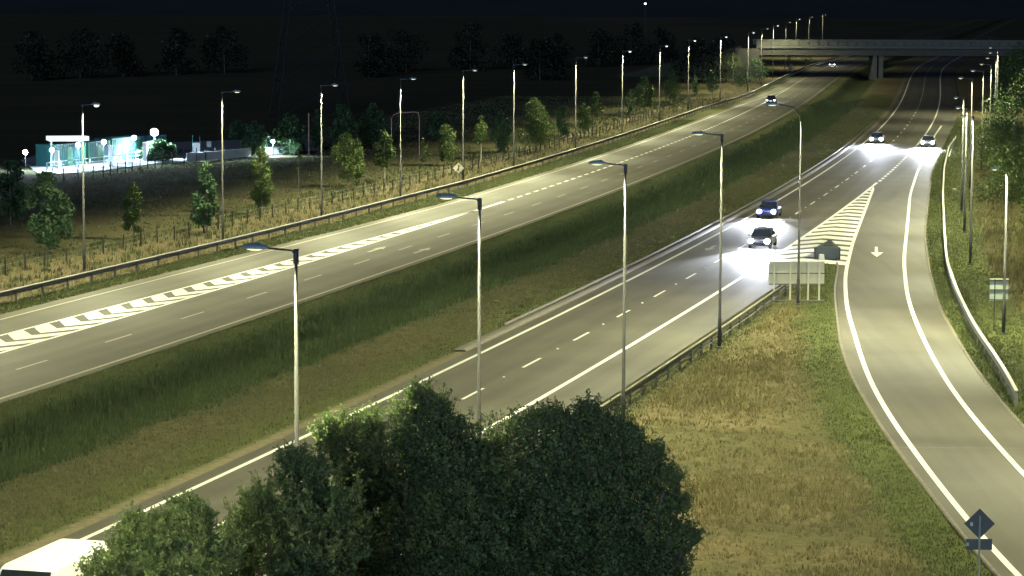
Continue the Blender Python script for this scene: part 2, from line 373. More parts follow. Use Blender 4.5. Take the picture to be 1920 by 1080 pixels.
# concrete channel / kerb lines
def profile_strip(name, s0, s1, o, w, h, m, z0=-.05, ds=3.):
    s = np.arange(s0, s1, ds); q = [(-w/2, z0), (-w/2, h), (w/2, h), (w/2, z0)]
    V = []
    for a, z in q:
        X, Y = PTS(s, np.full_like(s, o)+a); V.append(np.stack([X, Y, np.full_like(X, z)], -1))
    V = np.stack(V, 1).reshape(-1, 3); n = len(s); Fq = []
    for i in range(n-1):
        for k in range(3): Fq.append((i*4+k, i*4+k+1, (i+1)*4+k+1, (i+1)*4+k))
    return arr_mesh(name, V, np.array(Fq), m, kind='structure')
profile_strip('concrete_channel', 24, 330, -16.55, .75, .03, m_conc)
profile_strip('concrete_channel', 36, 330, -16.05, .16, .12, m_conc)
def yprofile(name, ya, yb, f, w, h, m):
    y = np.arange(ya, yb, 2.5); x = f(y); V = []
    for a, z in ((-w/2,-.06),(-w/2,h),(w/2,h),(w/2,-.06)): V.append(np.stack([x+a, y, np.full_like(x, z)], -1))
    V = np.stack(V, 1).reshape(-1, 3); Fq = [(i*4+k, i*4+k+1, (i+1)*4+k+1, (i+1)*4+k) for i in range(len(y)-1) for k in range(3)]
    return arr_mesh(name, V, np.array(Fq), m, kind='structure')
yprofile('slip_road_edging', 40, 207, lambda y: RK(y)-.10, .16, .03, m_conc)
yprofile('slip_road_edging', 60, 300, lambda y: RE(y)+.10, .16, .02, m_conc)

# ------------------------------------------------------------------ road markings
class MK:
    def __init__(s): s.V = []; s.F = []; s.n = 0
    def quadstrip(s, A, B, z=.012):
        n = len(A); V = np.concatenate([np.c_[A, np.full(n, z)], np.c_[B, np.full(n, z)]]); i = np.arange(n-1)
        Fq = np.stack([i, i+1, i+1+n, i+n], 1)+s.n; s.V.append(V); s.F.append(Fq); s.n += len(V)
    def line(s, s0, s1, f, w, ds=4., z=.012):
        n = max(2, int((s1-s0)/ds)+1); ss = np.linspace(s0, s1, n); o = f(ss) if callable(f) else np.full(n, f)
        s.quadstrip(np.stack(PTS(ss, o+w/2), 1), np.stack(PTS(ss, o-w/2), 1), z)
    def yline(s, ya, yb, f, w, z=.012):
        y = np.linspace(ya, yb, max(2, int((yb-ya)/3)+1)); x = f(y); s.quadstrip(np.stack([x-w/2, y], 1), np.stack([x+w/2, y], 1), z)
    def poly(s, pts, z=.014):   # convex polygon of (x,y)
        n = len(pts); V = np.c_[np.array(pts, float), np.full(n, z)]; s.V.append(V)
        for i in range(1, n-1): s.F.append(np.array([[s.n, s.n+i, s.n+i+1, s.n+i+1]]))
        s.n += n
    def build(s, name, m):
        me = bpy.data.meshes.new(name); Fq = np.concatenate(s.F).tolist()
        me.from_pydata(np.concatenate(s.V).tolist(), [], [tuple(dict.fromkeys(f)) for f in Fq]); me.materials.append(m)
        return link_mesh(name, me, kind='structure')
mk = MK(); mc = MK()
mc.line(-150, 1300, 0., .22); mc.line(-150, 300, offA, .20); mc.line(300, 470, offA, .22)
mk.line(-150, 122, offB1, .22, ds=3); mk.line(-150, 122, offB2, .24); mk.line(114, 134, lambda s: offB2(s)+.05, .42)
s_ = 136.
while s_ < 425: mk.line(s_, s_+2.1, offB2, .30); s_ += 4.0
mc.line(425, 1300, offB2, .30)
s_ = -2.3-12*12
while s_ < 900: mc.line(s_, s_+4, 3.70, .15); s_ += 12.0
# hatched taper between slip lane and carriageway: chevrons trailing towards the camera
s_ = 24.9-3.5*44
while s_ < 118:
    a, b = float(offB1(s_)), float(offB2(s_)); wd = a-b
    if wd > .15:
        bars = []
        for t, ds_ in ((0, 0), (.22, -1.1), (.5, -2.0*min(1, wd/2.6)-.5), (.78, -1.0), (1, .4)):
            o = a-t*wd; th = (2.0, 2.3, 2.4, 2.2, 1.7)[int(t*4+.3)]
            bars.append((s_+ds_*min(1, wd/2.6), o, th))
        A = np.array([PTS(q[0]+q[2]/2, q[1]) for q in bars]); B = np.array([PTS(q[0]-q[2]/2, q[1]) for q in bars])
        mk.quadstrip(A, B, .013)
    s_ += 3.5
# near carriageway
mk.line(-150, 1300, -18.0, .24); mk.line(-150, 172, -25.3, .28); mk.line(250, 1300, -25.4, .25)
s_ = 6.0-12.05*12
while s_ < 900: mk.line(s_, s_+4, -21.7, .17); s_ += 12.05
s_ = 174.
while s_ < 250: mk.line(s_, s_+2.2, -25.4, .32); s_ += 4.0
# slip road lines
mk.yline(40, 290, R0, .26); mk.yline(60, 430, R1, .26)
mk.yline(345, 392, lambda y: R1(y)+3.0, .30)
# gore chevrons
y = 206.5
while y < 284:
    xl = float(cx(y-6)); 
    # left end on the carriageway line, right end on the slip line
    def left_end(yy):
        s1, _ = SO(np.array([float(cx(yy))+25.3]), np.array([yy])); q = PTS(s1, np.array([-25.3])); return float(q[0][0]), float(q[1][0])
    wdt = float(R0(y-2.6))-left_end(y-2.4)[0]
    if wdt > .5:
        q_ = min(1, wdt/6); yl = y-2.2*q_; yr = y-2.5*q_; tt = 1.3*min(1, .6+wdt/10)
        def bar(dy):
            a = left_end(yl+dy); c = (float(R0(yr+dy)), yr+dy); return np.array([a, ((a[0]+c[0])/2, y+.4*q_+dy), c])
        mk.quadstrip(bar(tt)[::-1], bar(-tt)[::-1], .013)
    y += 4.05
# arrows painted in the lanes
def arrow(s0, off, length, w, up=1, m=mk):
    def q(a, o): x, yv = PTS(s0+up*a, off+o); return (float(x), float(yv))
    m.poly([q(0,-w*.16), q(0,w*.16), q(length*.55,w*.16), q(length*.55,-w*.16)])
    m.poly([q(length*.55,-w*.5), q(length*.55,w*.5), q(length,0)])
arrow(79.5, 5.5, 5, .9, 1, mc); arrow(79.5, 1.85, 5, .9, 1, mc); arrow(92.5, -19.5, 4.5, .9, -1, mc)
for pl_ in ([(1640.5,463),(1645.5,463),(1646.5,476),(1640,476)], [(1632.5,473.5),(1656,473.5),(1650,478),(1644,482),(1638,478)]):
    mk.poly([tuple(gnd(*q).xy) for q in pl_][::-1])
mk.build('road_markings_white', m_white); mc.build('road_markings_cream', m_cream)

# cat's eyes glinting between the near lanes
ce = MB()
for k in range(-3, 22):
    q = P(2.0+12.05*k, -21.7); ce.box((q.x, q.y, .03), (.12, .12, .05))
ce.build('road_stud', mat('stud_reflector', (.8,.8,.75), .3), kind='stuff', label='small pale reflective road studs between the dashes of the near carriageway')

mb = MB(); hx = np.linspace(-1600, 1900, 60); hh = 45+35*fbm(hx, hx*0+50, 500)
for k_, (x_, h_) in enumerate(zip(hx, hh)): mb.v += [(x_, 2900, -2), (x_, 3300, h_*.8), (x_, 3700, h_), (x_, 4050, -2)]
for i in range(59):
    for k in range(3): mb.f.append((i*4+k, (i+1)*4+k, (i+1)*4+k+1, i*4+k+1))
mb.build('hills', mat('dark_hillside', (.007,.010,.018), .95, var=.4, scale=.01), smooth=True, kind='structure')

# ------------------------------------------------------------------ crash barriers
def rail_mesh(pts, h=.62, w=.10, hh=.31):
    """W-beam ribbon following pts (list of Vector)"""
    mb = MB(); prof = [(-.02,-hh/2),(.05,-hh/3),(-.02,-.02),(-.02,.02),(.05,hh/3),(-.02,hh/2),(-.07,hh/2),(-.07,-hh/2)]
    n = len(prof); b = 0
    for i, p in enumerate(pts):
        d = (pts[min(i+1, len(pts)-1)]-pts[max(i-1, 0)]); d.z = 0; d.normalize(); nn = Vector((d.y, -d.x, 0))
        for a, z in prof: mb.v.append(tuple(Vector((p.x, p.y, h+z))+nn*a))
    for i in range(len(pts)-1):
        for k in range(n): k2 = (k+1) % n; mb.f.append((i*n+k, i*n+k2, (i+1)*n+k2, (i+1)*n+k))
    mb.f.append(tuple(range(n))); mb.f.append(tuple((len(pts)-1)*n+k for k in range(n))[::-1])
    return mb
def barrier(name, pts_fn, params, post_step, label, cat='crash barrier', near_first=True, double=False, pale_top=True, post_h=.72):
    root = empty(name, pts_fn(params[0]), label=label, cat=cat)
    base = Vector(root.location)
    pts = [pts_fn(t)-base for t in params]
    rb = rail_mesh(pts, .60); rb.build('rail', m_rail, root)
    if double:
        mb = MB(); mb.tube([p+Vector((0,0,.30)) for p in pts], .045, 6); mb.build('lower_rail', m_rail2, root); mb = MB(); mb.tube([p+Vector((0,0,.77)) for p in pts], .05, 6); mb.build('upper_rail', m_rail2, root)
    else:
        mb = MB()
        for a, b in zip(pts[:-1], pts[1:]):
            c = (a+b)/2; dd = b-a; mb.box((c.x, c.y, .775), (dd.length, .17, .05), math.atan2(dd.y, dd.x))
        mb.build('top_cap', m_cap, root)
    # posts
    L = [0]
    for a, b in zip(pts[:-1], pts[1:]): L.append(L[-1]+(b-a).length)
    d = 0; cnt = 0; rest = MB(); pm = MB(); pm.box((0,0,post_h/2-.1), (.10,.14,post_h)); first = None
    while d < L[-1]:
        i = max(0, min(len(pts)-2, int(np.searchsorted(L, d))-1)); t = (d-L[i])/max(1e-6, L[i+1]-L[i]); q = pts[i].lerp(pts[i+1], t)
        e = pts[i+1]-pts[i]; rz = math.atan2(e.y, e.x); q = q+Vector((-e.y, e.x, 0)).normalized()*.0
        if cnt < 100:
            if first is None: first = pm.build('post', m_darkpost, root); o = first
            else: o = first.copy(); COL.objects.link(o); o.parent = root
            o.location = q; o.rotation_euler = (0,0,rz)
        else: rest.box((q.x, q.y, post_h/2-.1), (.10,.14,post_h), rz)
        cnt += 1; d += post_step
    if rest.v: rest.build('post', m_darkpost, root, kind='stuff')
    return root
m_rail2 = mat('olive_weathered_steel', (.22,.22,.18), .6)
m_darkpost = mat('barrier_post_steel', (.10,.10,.09), .6, metal=.2)
barrier('crash_barrier', lambda s: P(s, float(offRail(s))), list(np.arange(-60, 900, 4.)), 4.0, 'very long steel crash barrier along the far verge, in front of the far lamps')
barrier('crash_barrier', lambda s: P(s, -29.9), list(np.arange(-60, 61, 3.)), 3.2, 'open steel barrier beside the near carriageway, ending beneath the large sign', double=True)
_RB = np.array([(62.1,383.9),(56.5,355.8),(48.8,310.4),(42,267.6),(35,221.7),(31.6,198.9),(29.1,178.7),(27,159.5),(25.5,141.5),(24.5,132.1)])[::-1]
def rbx(y): return float(sum(w*np.interp(y+d, _RB[:,1], _RB[:,0]) for d, w in ((-6,.2),(-3,.2),(0,.2),(3,.2),(6,.2)))) if y > 138 else float(np.interp(y, _RB[:,1], _RB[:,0]))
barrier('crash_barrier', lambda y: Vector((rbx(y), y, 0)), list(np.arange(132.1, 384, 3.2)), 2.4, 'curving pale steel barrier on the green verge right of the slip road')

# ------------------------------------------------------------------ street lamps
def batwing(ld):
    # road lantern optics: more light thrown sideways along the road than straight down
    ld.use_nodes = True; N = ld.node_tree.nodes; L = ld.node_tree.links; em = N['Emission']
    tc = N.new('ShaderNodeTexCoord'); sp = N.new('ShaderNodeSeparateXYZ'); L.new(tc.outputs['Normal'], sp.inputs[0])
    a = N.new('ShaderNodeMath'); a.operation = 'ABSOLUTE'; L.new(sp.outputs[2], a.inputs[0])
    m = N.new('ShaderNodeMath'); m.operation = 'MAXIMUM'; m.inputs[1].default_value = .40; L.new(a.outputs[0], m.inputs[0])
    q = N.new('ShaderNodeMath'); q.operation = 'POWER'; q.inputs[1].default_value = -1.5; L.new(m.outputs[0], q.inputs[0]); L.new(q.outputs[0], em.inputs['Strength'])
def lamp(base, height, hd, armlen, label, group, headlen=.8, curved=False, bowl=False, power=LAMP_W, dark_top=.35, name='street_lamp', rad=(.085,.048)):
    """hd = unit 2D direction of the arm"""
    r = empty(name, (base.x, base.y, 0), math.atan2(hd[1], hd[0]), label=label, cat='street lamp', group=group)
    h = height
    MB().tube([(0,0,-.1),(0,0,1.6),(0,0,1.62),(0,0,h-dark_top)], [.105,.105,rad[0],rad[1]], 12).build('pole', m_steel, r, smooth=True)
    MB().tube([(0,0,-.1),(0,0,.05)], [.2,.2], 12).build('base_plate', m_darksteel, r)
    ab = MB()
    if curved:
        pts = [(0,0,h-dark_top-.02)]+[(armlen*.55*(1-math.cos(t)), 0, h-dark_top+.95*math.sin(t)) for t in (.3,.6,.9,1.2,math.pi/2)]+[(armlen, 0, h-dark_top+1.05)]
        ab.tube(pts, [.055]*3+[.04]*(len(pts)-3), 8); hz = h-dark_top+1.05
    else:
        ab.tube([(0,0,h-dark_top-.01),(0,0,h+.02)], [.085,.085], 10); ab.tube([(.02,0,h-.14),(.14,0,h-.03),(armlen,0,h+.02)], [.035,.03,.028], 8); hz = h+.02
    ab.build('bracket_arm', m_darksteel, r, smooth=True)
    # lantern: tapered flat housing with a hinge bump
    hl = headlen; x0 = armlen
    sec = [(x0-.02,.05,.05),(x0+hl*.12,.10,.075),(x0+hl*.35,.155,.10),(x0+hl*.75,.165,.10),(x0+hl*.95,.13,.075),(x0+hl,.07,.04)]
    hm = MB(); n = 8
    for x, w, t in sec:
        for k in range(n):
            a = 2*math.pi*k/n+math.pi/8; cz = math.sin(a)*t*(1.4 if math.sin(a) > 0 else .45); hm.v.append((x, math.cos(a)*w*1.05, hz+cz))
    for i in range(len(sec)-1):
        for k in range(n): k2 = (k+1) % n; hm.f.append((i*n+k, i*n+k2, (i+1)*n+k2, (i+1)*n+k))
    hm.f.append(tuple(range(n))); hm.f.append(tuple((len(sec)-1)*n+k for k in range(n))[::-1])
    hm.box((x0+hl*.3, 0, hz+.145), (.07,.07,.05))
    hd_o = hm.build('lamp_housing', m_head, r, smooth=True)
    dz = .16 if bowl else .055
    lb = MB(); xs = [x0+hl*.25, x0+hl*.4, x0+hl*.6, x0+hl*.8]
    for x, f in zip(xs, (.6, 1, 1, .6)):
        for k in range(6):
            a = math.pi+math.pi*k/5; lb.v.append((x, math.cos(a)*.13*f, hz-.03+math.sin(a)*dz*f))
    for i in range(3):
        for k in range(5): lb.f.append((i*6+k, i*6+k+1, (i+1)*6+k+1, (i+1)*6+k))
    lb.f.append(tuple(range(6))); lb.f.append(tuple(18+k for k in range(6))[::-1])
    lb.build('lamp_lens', m_bowl2 if bowl else m_bowl, hd_o)
    if power:
        ld = bpy.data.lights.new('lantern_light', 'SPOT'); ld.energy = power; ld.color = LAMP_C; ld.spot_size = R({GL: 158, GN: 152}.get(group, 152)); ld.spot_blend = .55; ld.shadow_soft_size = .12; batwing(ld)
        lo = bpy.data.objects.new('lantern_light', ld); COL.objects.link(lo); lo.parent = r; lo.location = (x0+hl*.55, 0, hz-.05-dz)
        lo.rotation_euler = (0, R({GL: -9, GR: 3}.get(group, -6)), 0)
    return r
m_bowl2 = mat('glowing_lamp_bowl', (.9,.9,.85), .3, emit=(1,.97,.85), estr=2)
GL = 'row of tall lamps along the far verge'
GN = 'row of lamps along the near carriageway'
GR = 'lamps beside the slip road'
ordw = ['first','second','third','fourth','fifth','sixth','seventh','eighth','ninth','tenth','eleventh','twelfth','thirteenth','fourteenth','fifteenth','sixteenth','seventeenth','eighteenth']
left = [(158,508,196,1),(418,452,172,0),(603,410,160,0),(751,373,148,0),(868,341,132,0),(963,314,121,0),(1079,279,108,0),(1166,250,96,1),(1236,228,86,1),(1290,208,76,1),(1350,187,69,1),(1402,172,61,1),(1427,160,54,0),(1449,147,48,1)]
def roaddir(x, y, side=1):
    s, o = SO(np.array([x]), np.array([y])); h = heading(float(s[0])); return (math.sin(h)*side, -math.cos(h)*side)   # towards the right of travel
extras = ['behind the floodlit compound rail','left of the narrow poplar','','','beside the diamond sign','','','','','','','','','just before the overbridge']
for i, (x, yb, yt, bw) in enumerate(left):
    g = gnd(x, yb); hz = CH-(yt+3)*g.y/F_PX if False else None
    # pole height from its top in the photo
    d = fw + RT*((x-960)/F_PX) - UP*((yt-540)/F_PX); hz = CH + d.z*(g.y/d.y)
    hd = roaddir(g.x, g.y)
    lab = 'slim street lamp, %s from the left of the far row%s' % (ordw[i], (', '+extras[i]) if i in (4, 13) else '')
    lamp(g, hz, hd, .75 if bw else .95, lab, GL, headlen=.62, bowl=bool(bw), dark_top=.12, power=LAMP_W*[.8,.9,1.1,1.3,1.3,1.2,1.15,1.1,1.1,1.1,1,1,.9,.6][i])
for i, (x, yt) in enumerate([(1474,42),(1493,36),(1517,32),(1543,28)]):
    g = gnd(x, yt, 12.9)
    lamp(g, 12.9, roaddir(g.x, g.y), .8, ['lamp rising just behind the left part of the overbridge parapet','lamp behind the overbridge, above the bright patch on its parapet','lamp behind the overbridge, second from the right of the far row','rightmost and farthest lamp seen above the overbridge parapet'][i], GL, headlen=.62, bowl=(i in (1,)), dark_top=.12, power=LAMP_W*.6)
for k, (x, yv) in enumerate([(-37.6,171.5),(-44.2,147.5),(-50.6,124)]):
    lamp(Vector((x, yv, 0)), 12, roaddir(x, yv), .9, 'street lamp of the far row standing beyond the left edge of the view', GL, headlen=.62)
near = [(-6.55,82.9,0),(-1.25,104.6,0),(5.15,125.2,0),(11.75,154.3,0),(18.5,176.6,1)]
ntop = [468,372,308,252,226]
nx = [551,895,1177,1354,1500]
nl = ['nearest and leftmost dark-headed street lamp, its pole rising in front of the shrubs',
      'second street lamp from the left in the near row, foot hidden by the big shrub',
      'third street lamp from the left in the near row, standing behind the open steel barrier',
      'fourth street lamp from the left in the near row, left of the approaching cars',
      'street lamp with curved swan-neck arm rising through the large sign']
for i, (x, yv, cv) in enumerate(near):
    d = fw + RT*((nx[i]-960)/F_PX) - UP*((ntop[i]-540)/F_PX); hz = CH + d.z*(yv/d.y)
    hd = roaddir(x, yv, -1)
    lamp(Vector((x, yv, 0)), hz, hd, 1.45 if cv else .92, nl[i], GN, headlen=.80, curved=bool(cv), dark_top=.05 if cv else .42)
for k, (x, yv) in enumerate([(-12.6,61),(-18.2,38)]):
    lamp(Vector((x, yv, 0)), 12, roaddir(x, yv, -1), .92, 'street lamp of the near row standing beyond the left edge of the view', GN, headlen=.8, power=LAMP_W*.45)
rl = ['farthest of the four slim poles right of the slip road','second farthest slim pole right of the slip road','tall slim pole between the green verge and the thicket','slim lamp column standing over the small sign back at the right edge']
for i, (x, yv, hh) in enumerate([(42,256.4,10.5),(38.4,232.7,10.5),(34.2,204.3,11),(29.1,161.5,9.7)]):
    lamp(Vector((x, yv, 0)), hh, roaddir(x, yv, -1), .5, rl[i], GR, headlen=.45, dark_top=.1, power=LAMP_W*1.0, rad=(.09,.05))
for x, yv in ((26.8,126),(26.4,96),(29,66)):
    lamp(Vector((x, yv, 0)), 11, roaddir(x, yv, -1), .5, 'slip road lamp standing beyond the right edge of the view', GR, headlen=.45, power=LAMP_W*.8)
for s_ in (165, 195, 228, 265, 305, 350):
    q = P(s_, -35.5); lamp(q, 11.5, roaddir(q.x, q.y, -1), .9, 'distant lamp right of the motorway where the roads part', GR, headlen=.6, power=LAMP_W*.8)

# ------------------------------------------------------------------ post and wire fences
def wire_fence(fn, params, label, ph=1.2, pr=.075, wires=(.35,.7,1.05), name='post_and_wire_fence', lean=.05):
    root = empty(name, fn(params[0]), label=label, cat='fence'); b = Vector(root.location)
    pm = MB(); pm.tube([(0,0,-.1),(0,0,ph)], [pr,pr*.9], 6); first = None; tops = []
    for i, t in enumerate(params):
        q = fn(t)-b; q.x += random.uniform(-.08,.08)
        if i >= 100: break
        if first is None: first = pm.build('post', m_timber, root); o = first
        else: o = first.copy(); COL.objects.link(o); o.parent = root
        o.location = q; o.rotation_euler = (random.uniform(-lean,lean), random.uniform(-lean,lean), 0); o.scale = (1,1,random.uniform(.82,1.12)); tops.append(q)
    w = MB()
    for z in wires: w.tube([q+Vector((0,0,z)) for q in tops], .008, 3, cap=False)
    w.build('wire', m_wire, root)
    return root
offF = lambda s: float(np.interp(s, [-40,60,85,140,170,400], [26.0,25.1,23.9,22.2,21.6,20.6]))
wire_fence(lambda s: P(s, offF(s)), list(np.arange(25, 330, 3.4)), 'dark timber post and wire fence in the tall dry grass behind the long barrier')
cf = [gnd(*q) for q in ((120,339),(185,333),(244,321),(313,309),(373,303),(430,296),(470,290),(520,287),(600,281))]
def polyfn(pts):
    L = [0]
    for a, b in zip(pts[:-1], pts[1:]): L.append(L[-1]+(b-a).length)
    def f(t):
        i = max(0, min(len(pts)-2, int(np.searchsorted(L, t))-1)); return pts[i].lerp(pts[i+1], (t-L[i])/(L[i+1]-L[i]))
    return f, L[-1]
f_, l_ = polyfn(cf)
wire_fence(f_, list(np.arange(0, l_, 2.6)), 'line of dark posts silhouetted in front of the floodlit compound', ph=1.5, pr=.07)

# ------------------------------------------------------------------ vegetation
def blades(name, X, Y, Z, h, w, m, nb=4, lean=.35, spread=.12, **k):
    n = len(X); X = np.repeat(X, nb); Y = np.repeat(Y, nb); Z = np.repeat(Z, nb); N_ = len(X)
    hh = np.repeat(h, nb)*RNG.uniform(.6, 1.15, N_); a = RNG.uniform(0, 2*np.pi, N_); ww = w*RNG.uniform(.6, 1.4, N_)
    bx = X+RNG.normal(0, spread, N_); by = Y+RNG.normal(0, spread, N_)
    la = RNG.uniform(0, 2*np.pi, N_); ll = hh*RNG.uniform(0, lean, N_)
    V = np.empty((N_, 3, 3)); V[:,0] = np.stack([bx-np.cos(a)*ww/2, by-np.sin(a)*ww/2, Z], 1); V[:,1] = np.stack([bx+np.cos(a)*ww/2, by+np.sin(a)*ww/2, Z], 1)
    V[:,2] = np.stack([bx+np.cos(la)*ll, by+np.sin(la)*ll, Z+hh], 1)
    tn = np.repeat(np.clip(np.repeat(RNG.random(n)*.6, nb)+RNG.random(N_)*.4, 0, 1), 3)
    return arr_mesh(name, V.reshape(-1, 3), np.arange(N_*3).reshape(-1, 3), m, tone=tn, kind='stuff', **k)
def gz(s, off, x, y):
    z = -.04+.10*(fbm(x, y, 9)-.5)*sst(1.5, 4, np.abs(off+9)-9)-.02
    return z-.9*sst(-2.6, -5.6, off)*(1-sst(-6.2, -11, off))
def scatter_so(n, s0, s1, o0, o1, power=1.6):
    s = s0+(s1-s0)*RNG.random(n)**power; fo0 = o0(s) if callable(o0) else o0; fo1 = o1(s) if callable(o1) else o1
    o = fo0+(fo1-fo0)*RNG.random(n); x, yv = PTS(s, o); return s, o, x, yv
# dark scrub in the median ditch
s, o, x, yv = scatter_so(46000, -45, 420, -3.0, -9.8, 1.5)
o = o+(fbm(x, yv, 3)-.5)*3.0+RNG.normal(0,.35,len(o)); x, yv = PTS(s, o)
blades('median_scrub', x, yv, gz(s, o, x, yv), (.2+.62*fbm(x, yv, 2.5))*(.4+.6*sst(-2.0, -4.5, o))*(.4+.6*sst(-10.5, -7.5, o)), .09, m_scrub, 4, label='dark rough scrub filling the ditch of the median', cat='scrub')
s, o, x, yv = scatter_so(26000, -45, 250, -.8, -3.2, 1.5)
blades('median_verge_grass', x, yv, gz(s, o, x, yv), np.full(len(x), .14), .06, m_grass, 3, label='green grass along the inner edge of the far carriageway', cat='grass')
s, o, x, yv = scatter_so(46000, -45, 380, -9.6, -16.2, 1.5)
msk = RNG.random(len(x)) < .35+.6*fbm(x, yv, 4)
blades('median_grass', x[msk], yv[msk], gz(s, o, x, yv)[msk], np.full(msk.sum(), .13), .06, m_med, 3, label='short mixed grass on the near side of the median', cat='grass')
# tall dry grass behind the far barrier
s, o, x, yv = scatter_so(36000, -10, 520, lambda s: offRail(s)+.5, lambda s: offRail(s)+9.5, 1.5)
keep = RNG.random(len(x)) < 1.25-.13*(o-offRail(s))
keep &= RNG.random(len(x)) < .25+fbm(x, yv, 5)*1.1
blades('dry_verge_grass', x[keep], yv[keep], gz(s, o, x, yv)[keep], (.10+.26*fbm(x, yv, 3))[keep], .07, m_dry, 4, label='tall straw-coloured grass behind the long barrier', cat='grass')
s, o, x, yv = scatter_so(3800, -10, 420, lambda s: offRail(s)+2, lambda s: offRail(s)+13, 1.3)
blades('verge_weeds', x, yv, gz(s, o, x, yv), .2+.5*fbm(x, yv, 2), .10, m_scrub, 4, label='dark green weeds mixed into the dry grass by the timber fence', cat='weeds')
s, o, x, yv = scatter_so(22000, -10, 320, lambda s: offPave(s)+.15, lambda s: offRail(s)+.3, 1.5)
blades('far_verge_grass', x, yv, gz(s, o, x, yv), np.full(len(x), .13), .06, m_grass, 3, label='green grass between the far carriageway and the barrier posts', cat='grass')
s, o, x, yv = scatter_so(52000, 5, 420, lambda s: offRail(s)+9, lambda s: offRail(s)+48, 1.3)
mm = RNG.random(len(x)) < .15+1.2*np.clip(fbm(x*.3, yv, 5)-.3, 0, .8)
blades('rough_field_grass', x[mm], yv[mm], np.full(mm.sum(), -.03), (.08+.2*fbm(x, yv, 4))[mm], .10, m_field, 3, lean=.7, label='dim rough grass of the field between the timber fence and the compound', cat='grass')
# meadow right of the near carriageway
n = 70000; x = RNG.uniform(-2, 25, n); yv = 92+112*RNG.random(n)**1.2; s, o = SO(x, yv)
ok = (o < -29) & (x < RK(yv)-.3); x, yv, s, o = x[ok], yv[ok], s[ok], o[ok]
dk = RK(yv)-x; f = fbm(x, yv, 9); isdry = (dk+ (fbm(x+500, yv, 3)-.5)*1.6 > 2.6) & (o < -30.6)
hgt = .12+.26*np.clip(f-.25, 0, 1)*1.5
mm = isdry & (RNG.random(len(x)) < .15+1.3*np.clip(f-.3, 0, .8))
blades('meadow_grass', x[mm], yv[mm], np.full(mm.sum(), -.04), hgt[mm], .06, m_mix, 4, lean=.8, label='long wind-laid tawny grass between the near carriageway and the slip road', cat='grass')
mm = ~isdry & (RNG.random(len(x)) < .8)
blades('slip_verge_grass', x[mm], yv[mm], np.full(mm.sum(), -.04), np.full(mm.sum(), .12), .06, m_grass, 3, label='short green grass strip along the left edge of the slip road', cat='grass')
# right of the slip road
n = 80000; yv = 105+325*RNG.random(n)**1.4; x = RE(yv)+.3+30*RNG.random(n)**1.4; dd = x-RE(yv)
ok = (dd < 5+2*(fbm(x, yv, 3)-.5)); blades('right_verge_grass', x[ok], yv[ok], np.full(ok.sum(), -.04), np.full(ok.sum(), .14), .06, m_grass, 3, label='bright green grass verge on both sides of the curving barrier', cat='grass')
ok = ~ok & (RNG.random(n) < .8); blades('right_rough_grass', x[ok], yv[ok], np.full(ok.sum(), -.04), (.2+.3*fbm(x, yv, 4))[ok], .07, m_mix, 4, label='rough tawny grass bank behind the right verge', cat='grass')
ok = (dd > 6) & (RNG.random(n) < .06); blades('right_weeds', x[ok], yv[ok], np.full(ok.sum(), -.04), (.3+.4*fbm(x, yv, 2))[ok], .12, m_scrub, 5, label='scattered dark weeds in the tawny grass bank', cat='weeds')

def leaves(n_, centers, rads, ls, flat=1.0):
    """n_ leaf quads clumped round centres; returns V, F, tone"""
    nc = len(centers); wts = rads**2; wts = wts/wts.sum(); ci = RNG.choice(nc, n_, p=wts)
    d = RNG.normal(size=(n_, 3)); d /= np.linalg.norm(d, axis=1)[:, None]; r = rads[ci]*(.35+.75*RNG.random(n_)**.5)
    Pp = centers[ci]+d*r[:, None]*np.array([1, 1, flat])
    u = RNG.normal(size=(n_, 3)); u = u+d*.2; u /= np.linalg.norm(u, axis=1)[:, None]; v = np.cross(u, RNG.normal(size=(n_, 3))); v /= np.linalg.norm(v, axis=1)[:, None]
    sz = ls*RNG.uniform(.5, 1.7, n_)[:, None]
    V = np.stack([Pp-u*sz, Pp-v*sz*.55, Pp+u*sz, Pp+v*sz*.55], 1)
    ctone = RNG.random(nc); tn = np.clip(ctone[ci]**1.4*.75+RNG.random(n_)*.25, 0, 1)
    return V.reshape(-1, 3), np.arange(n_*4).reshape(-1, 4), np.repeat(tn, 4)
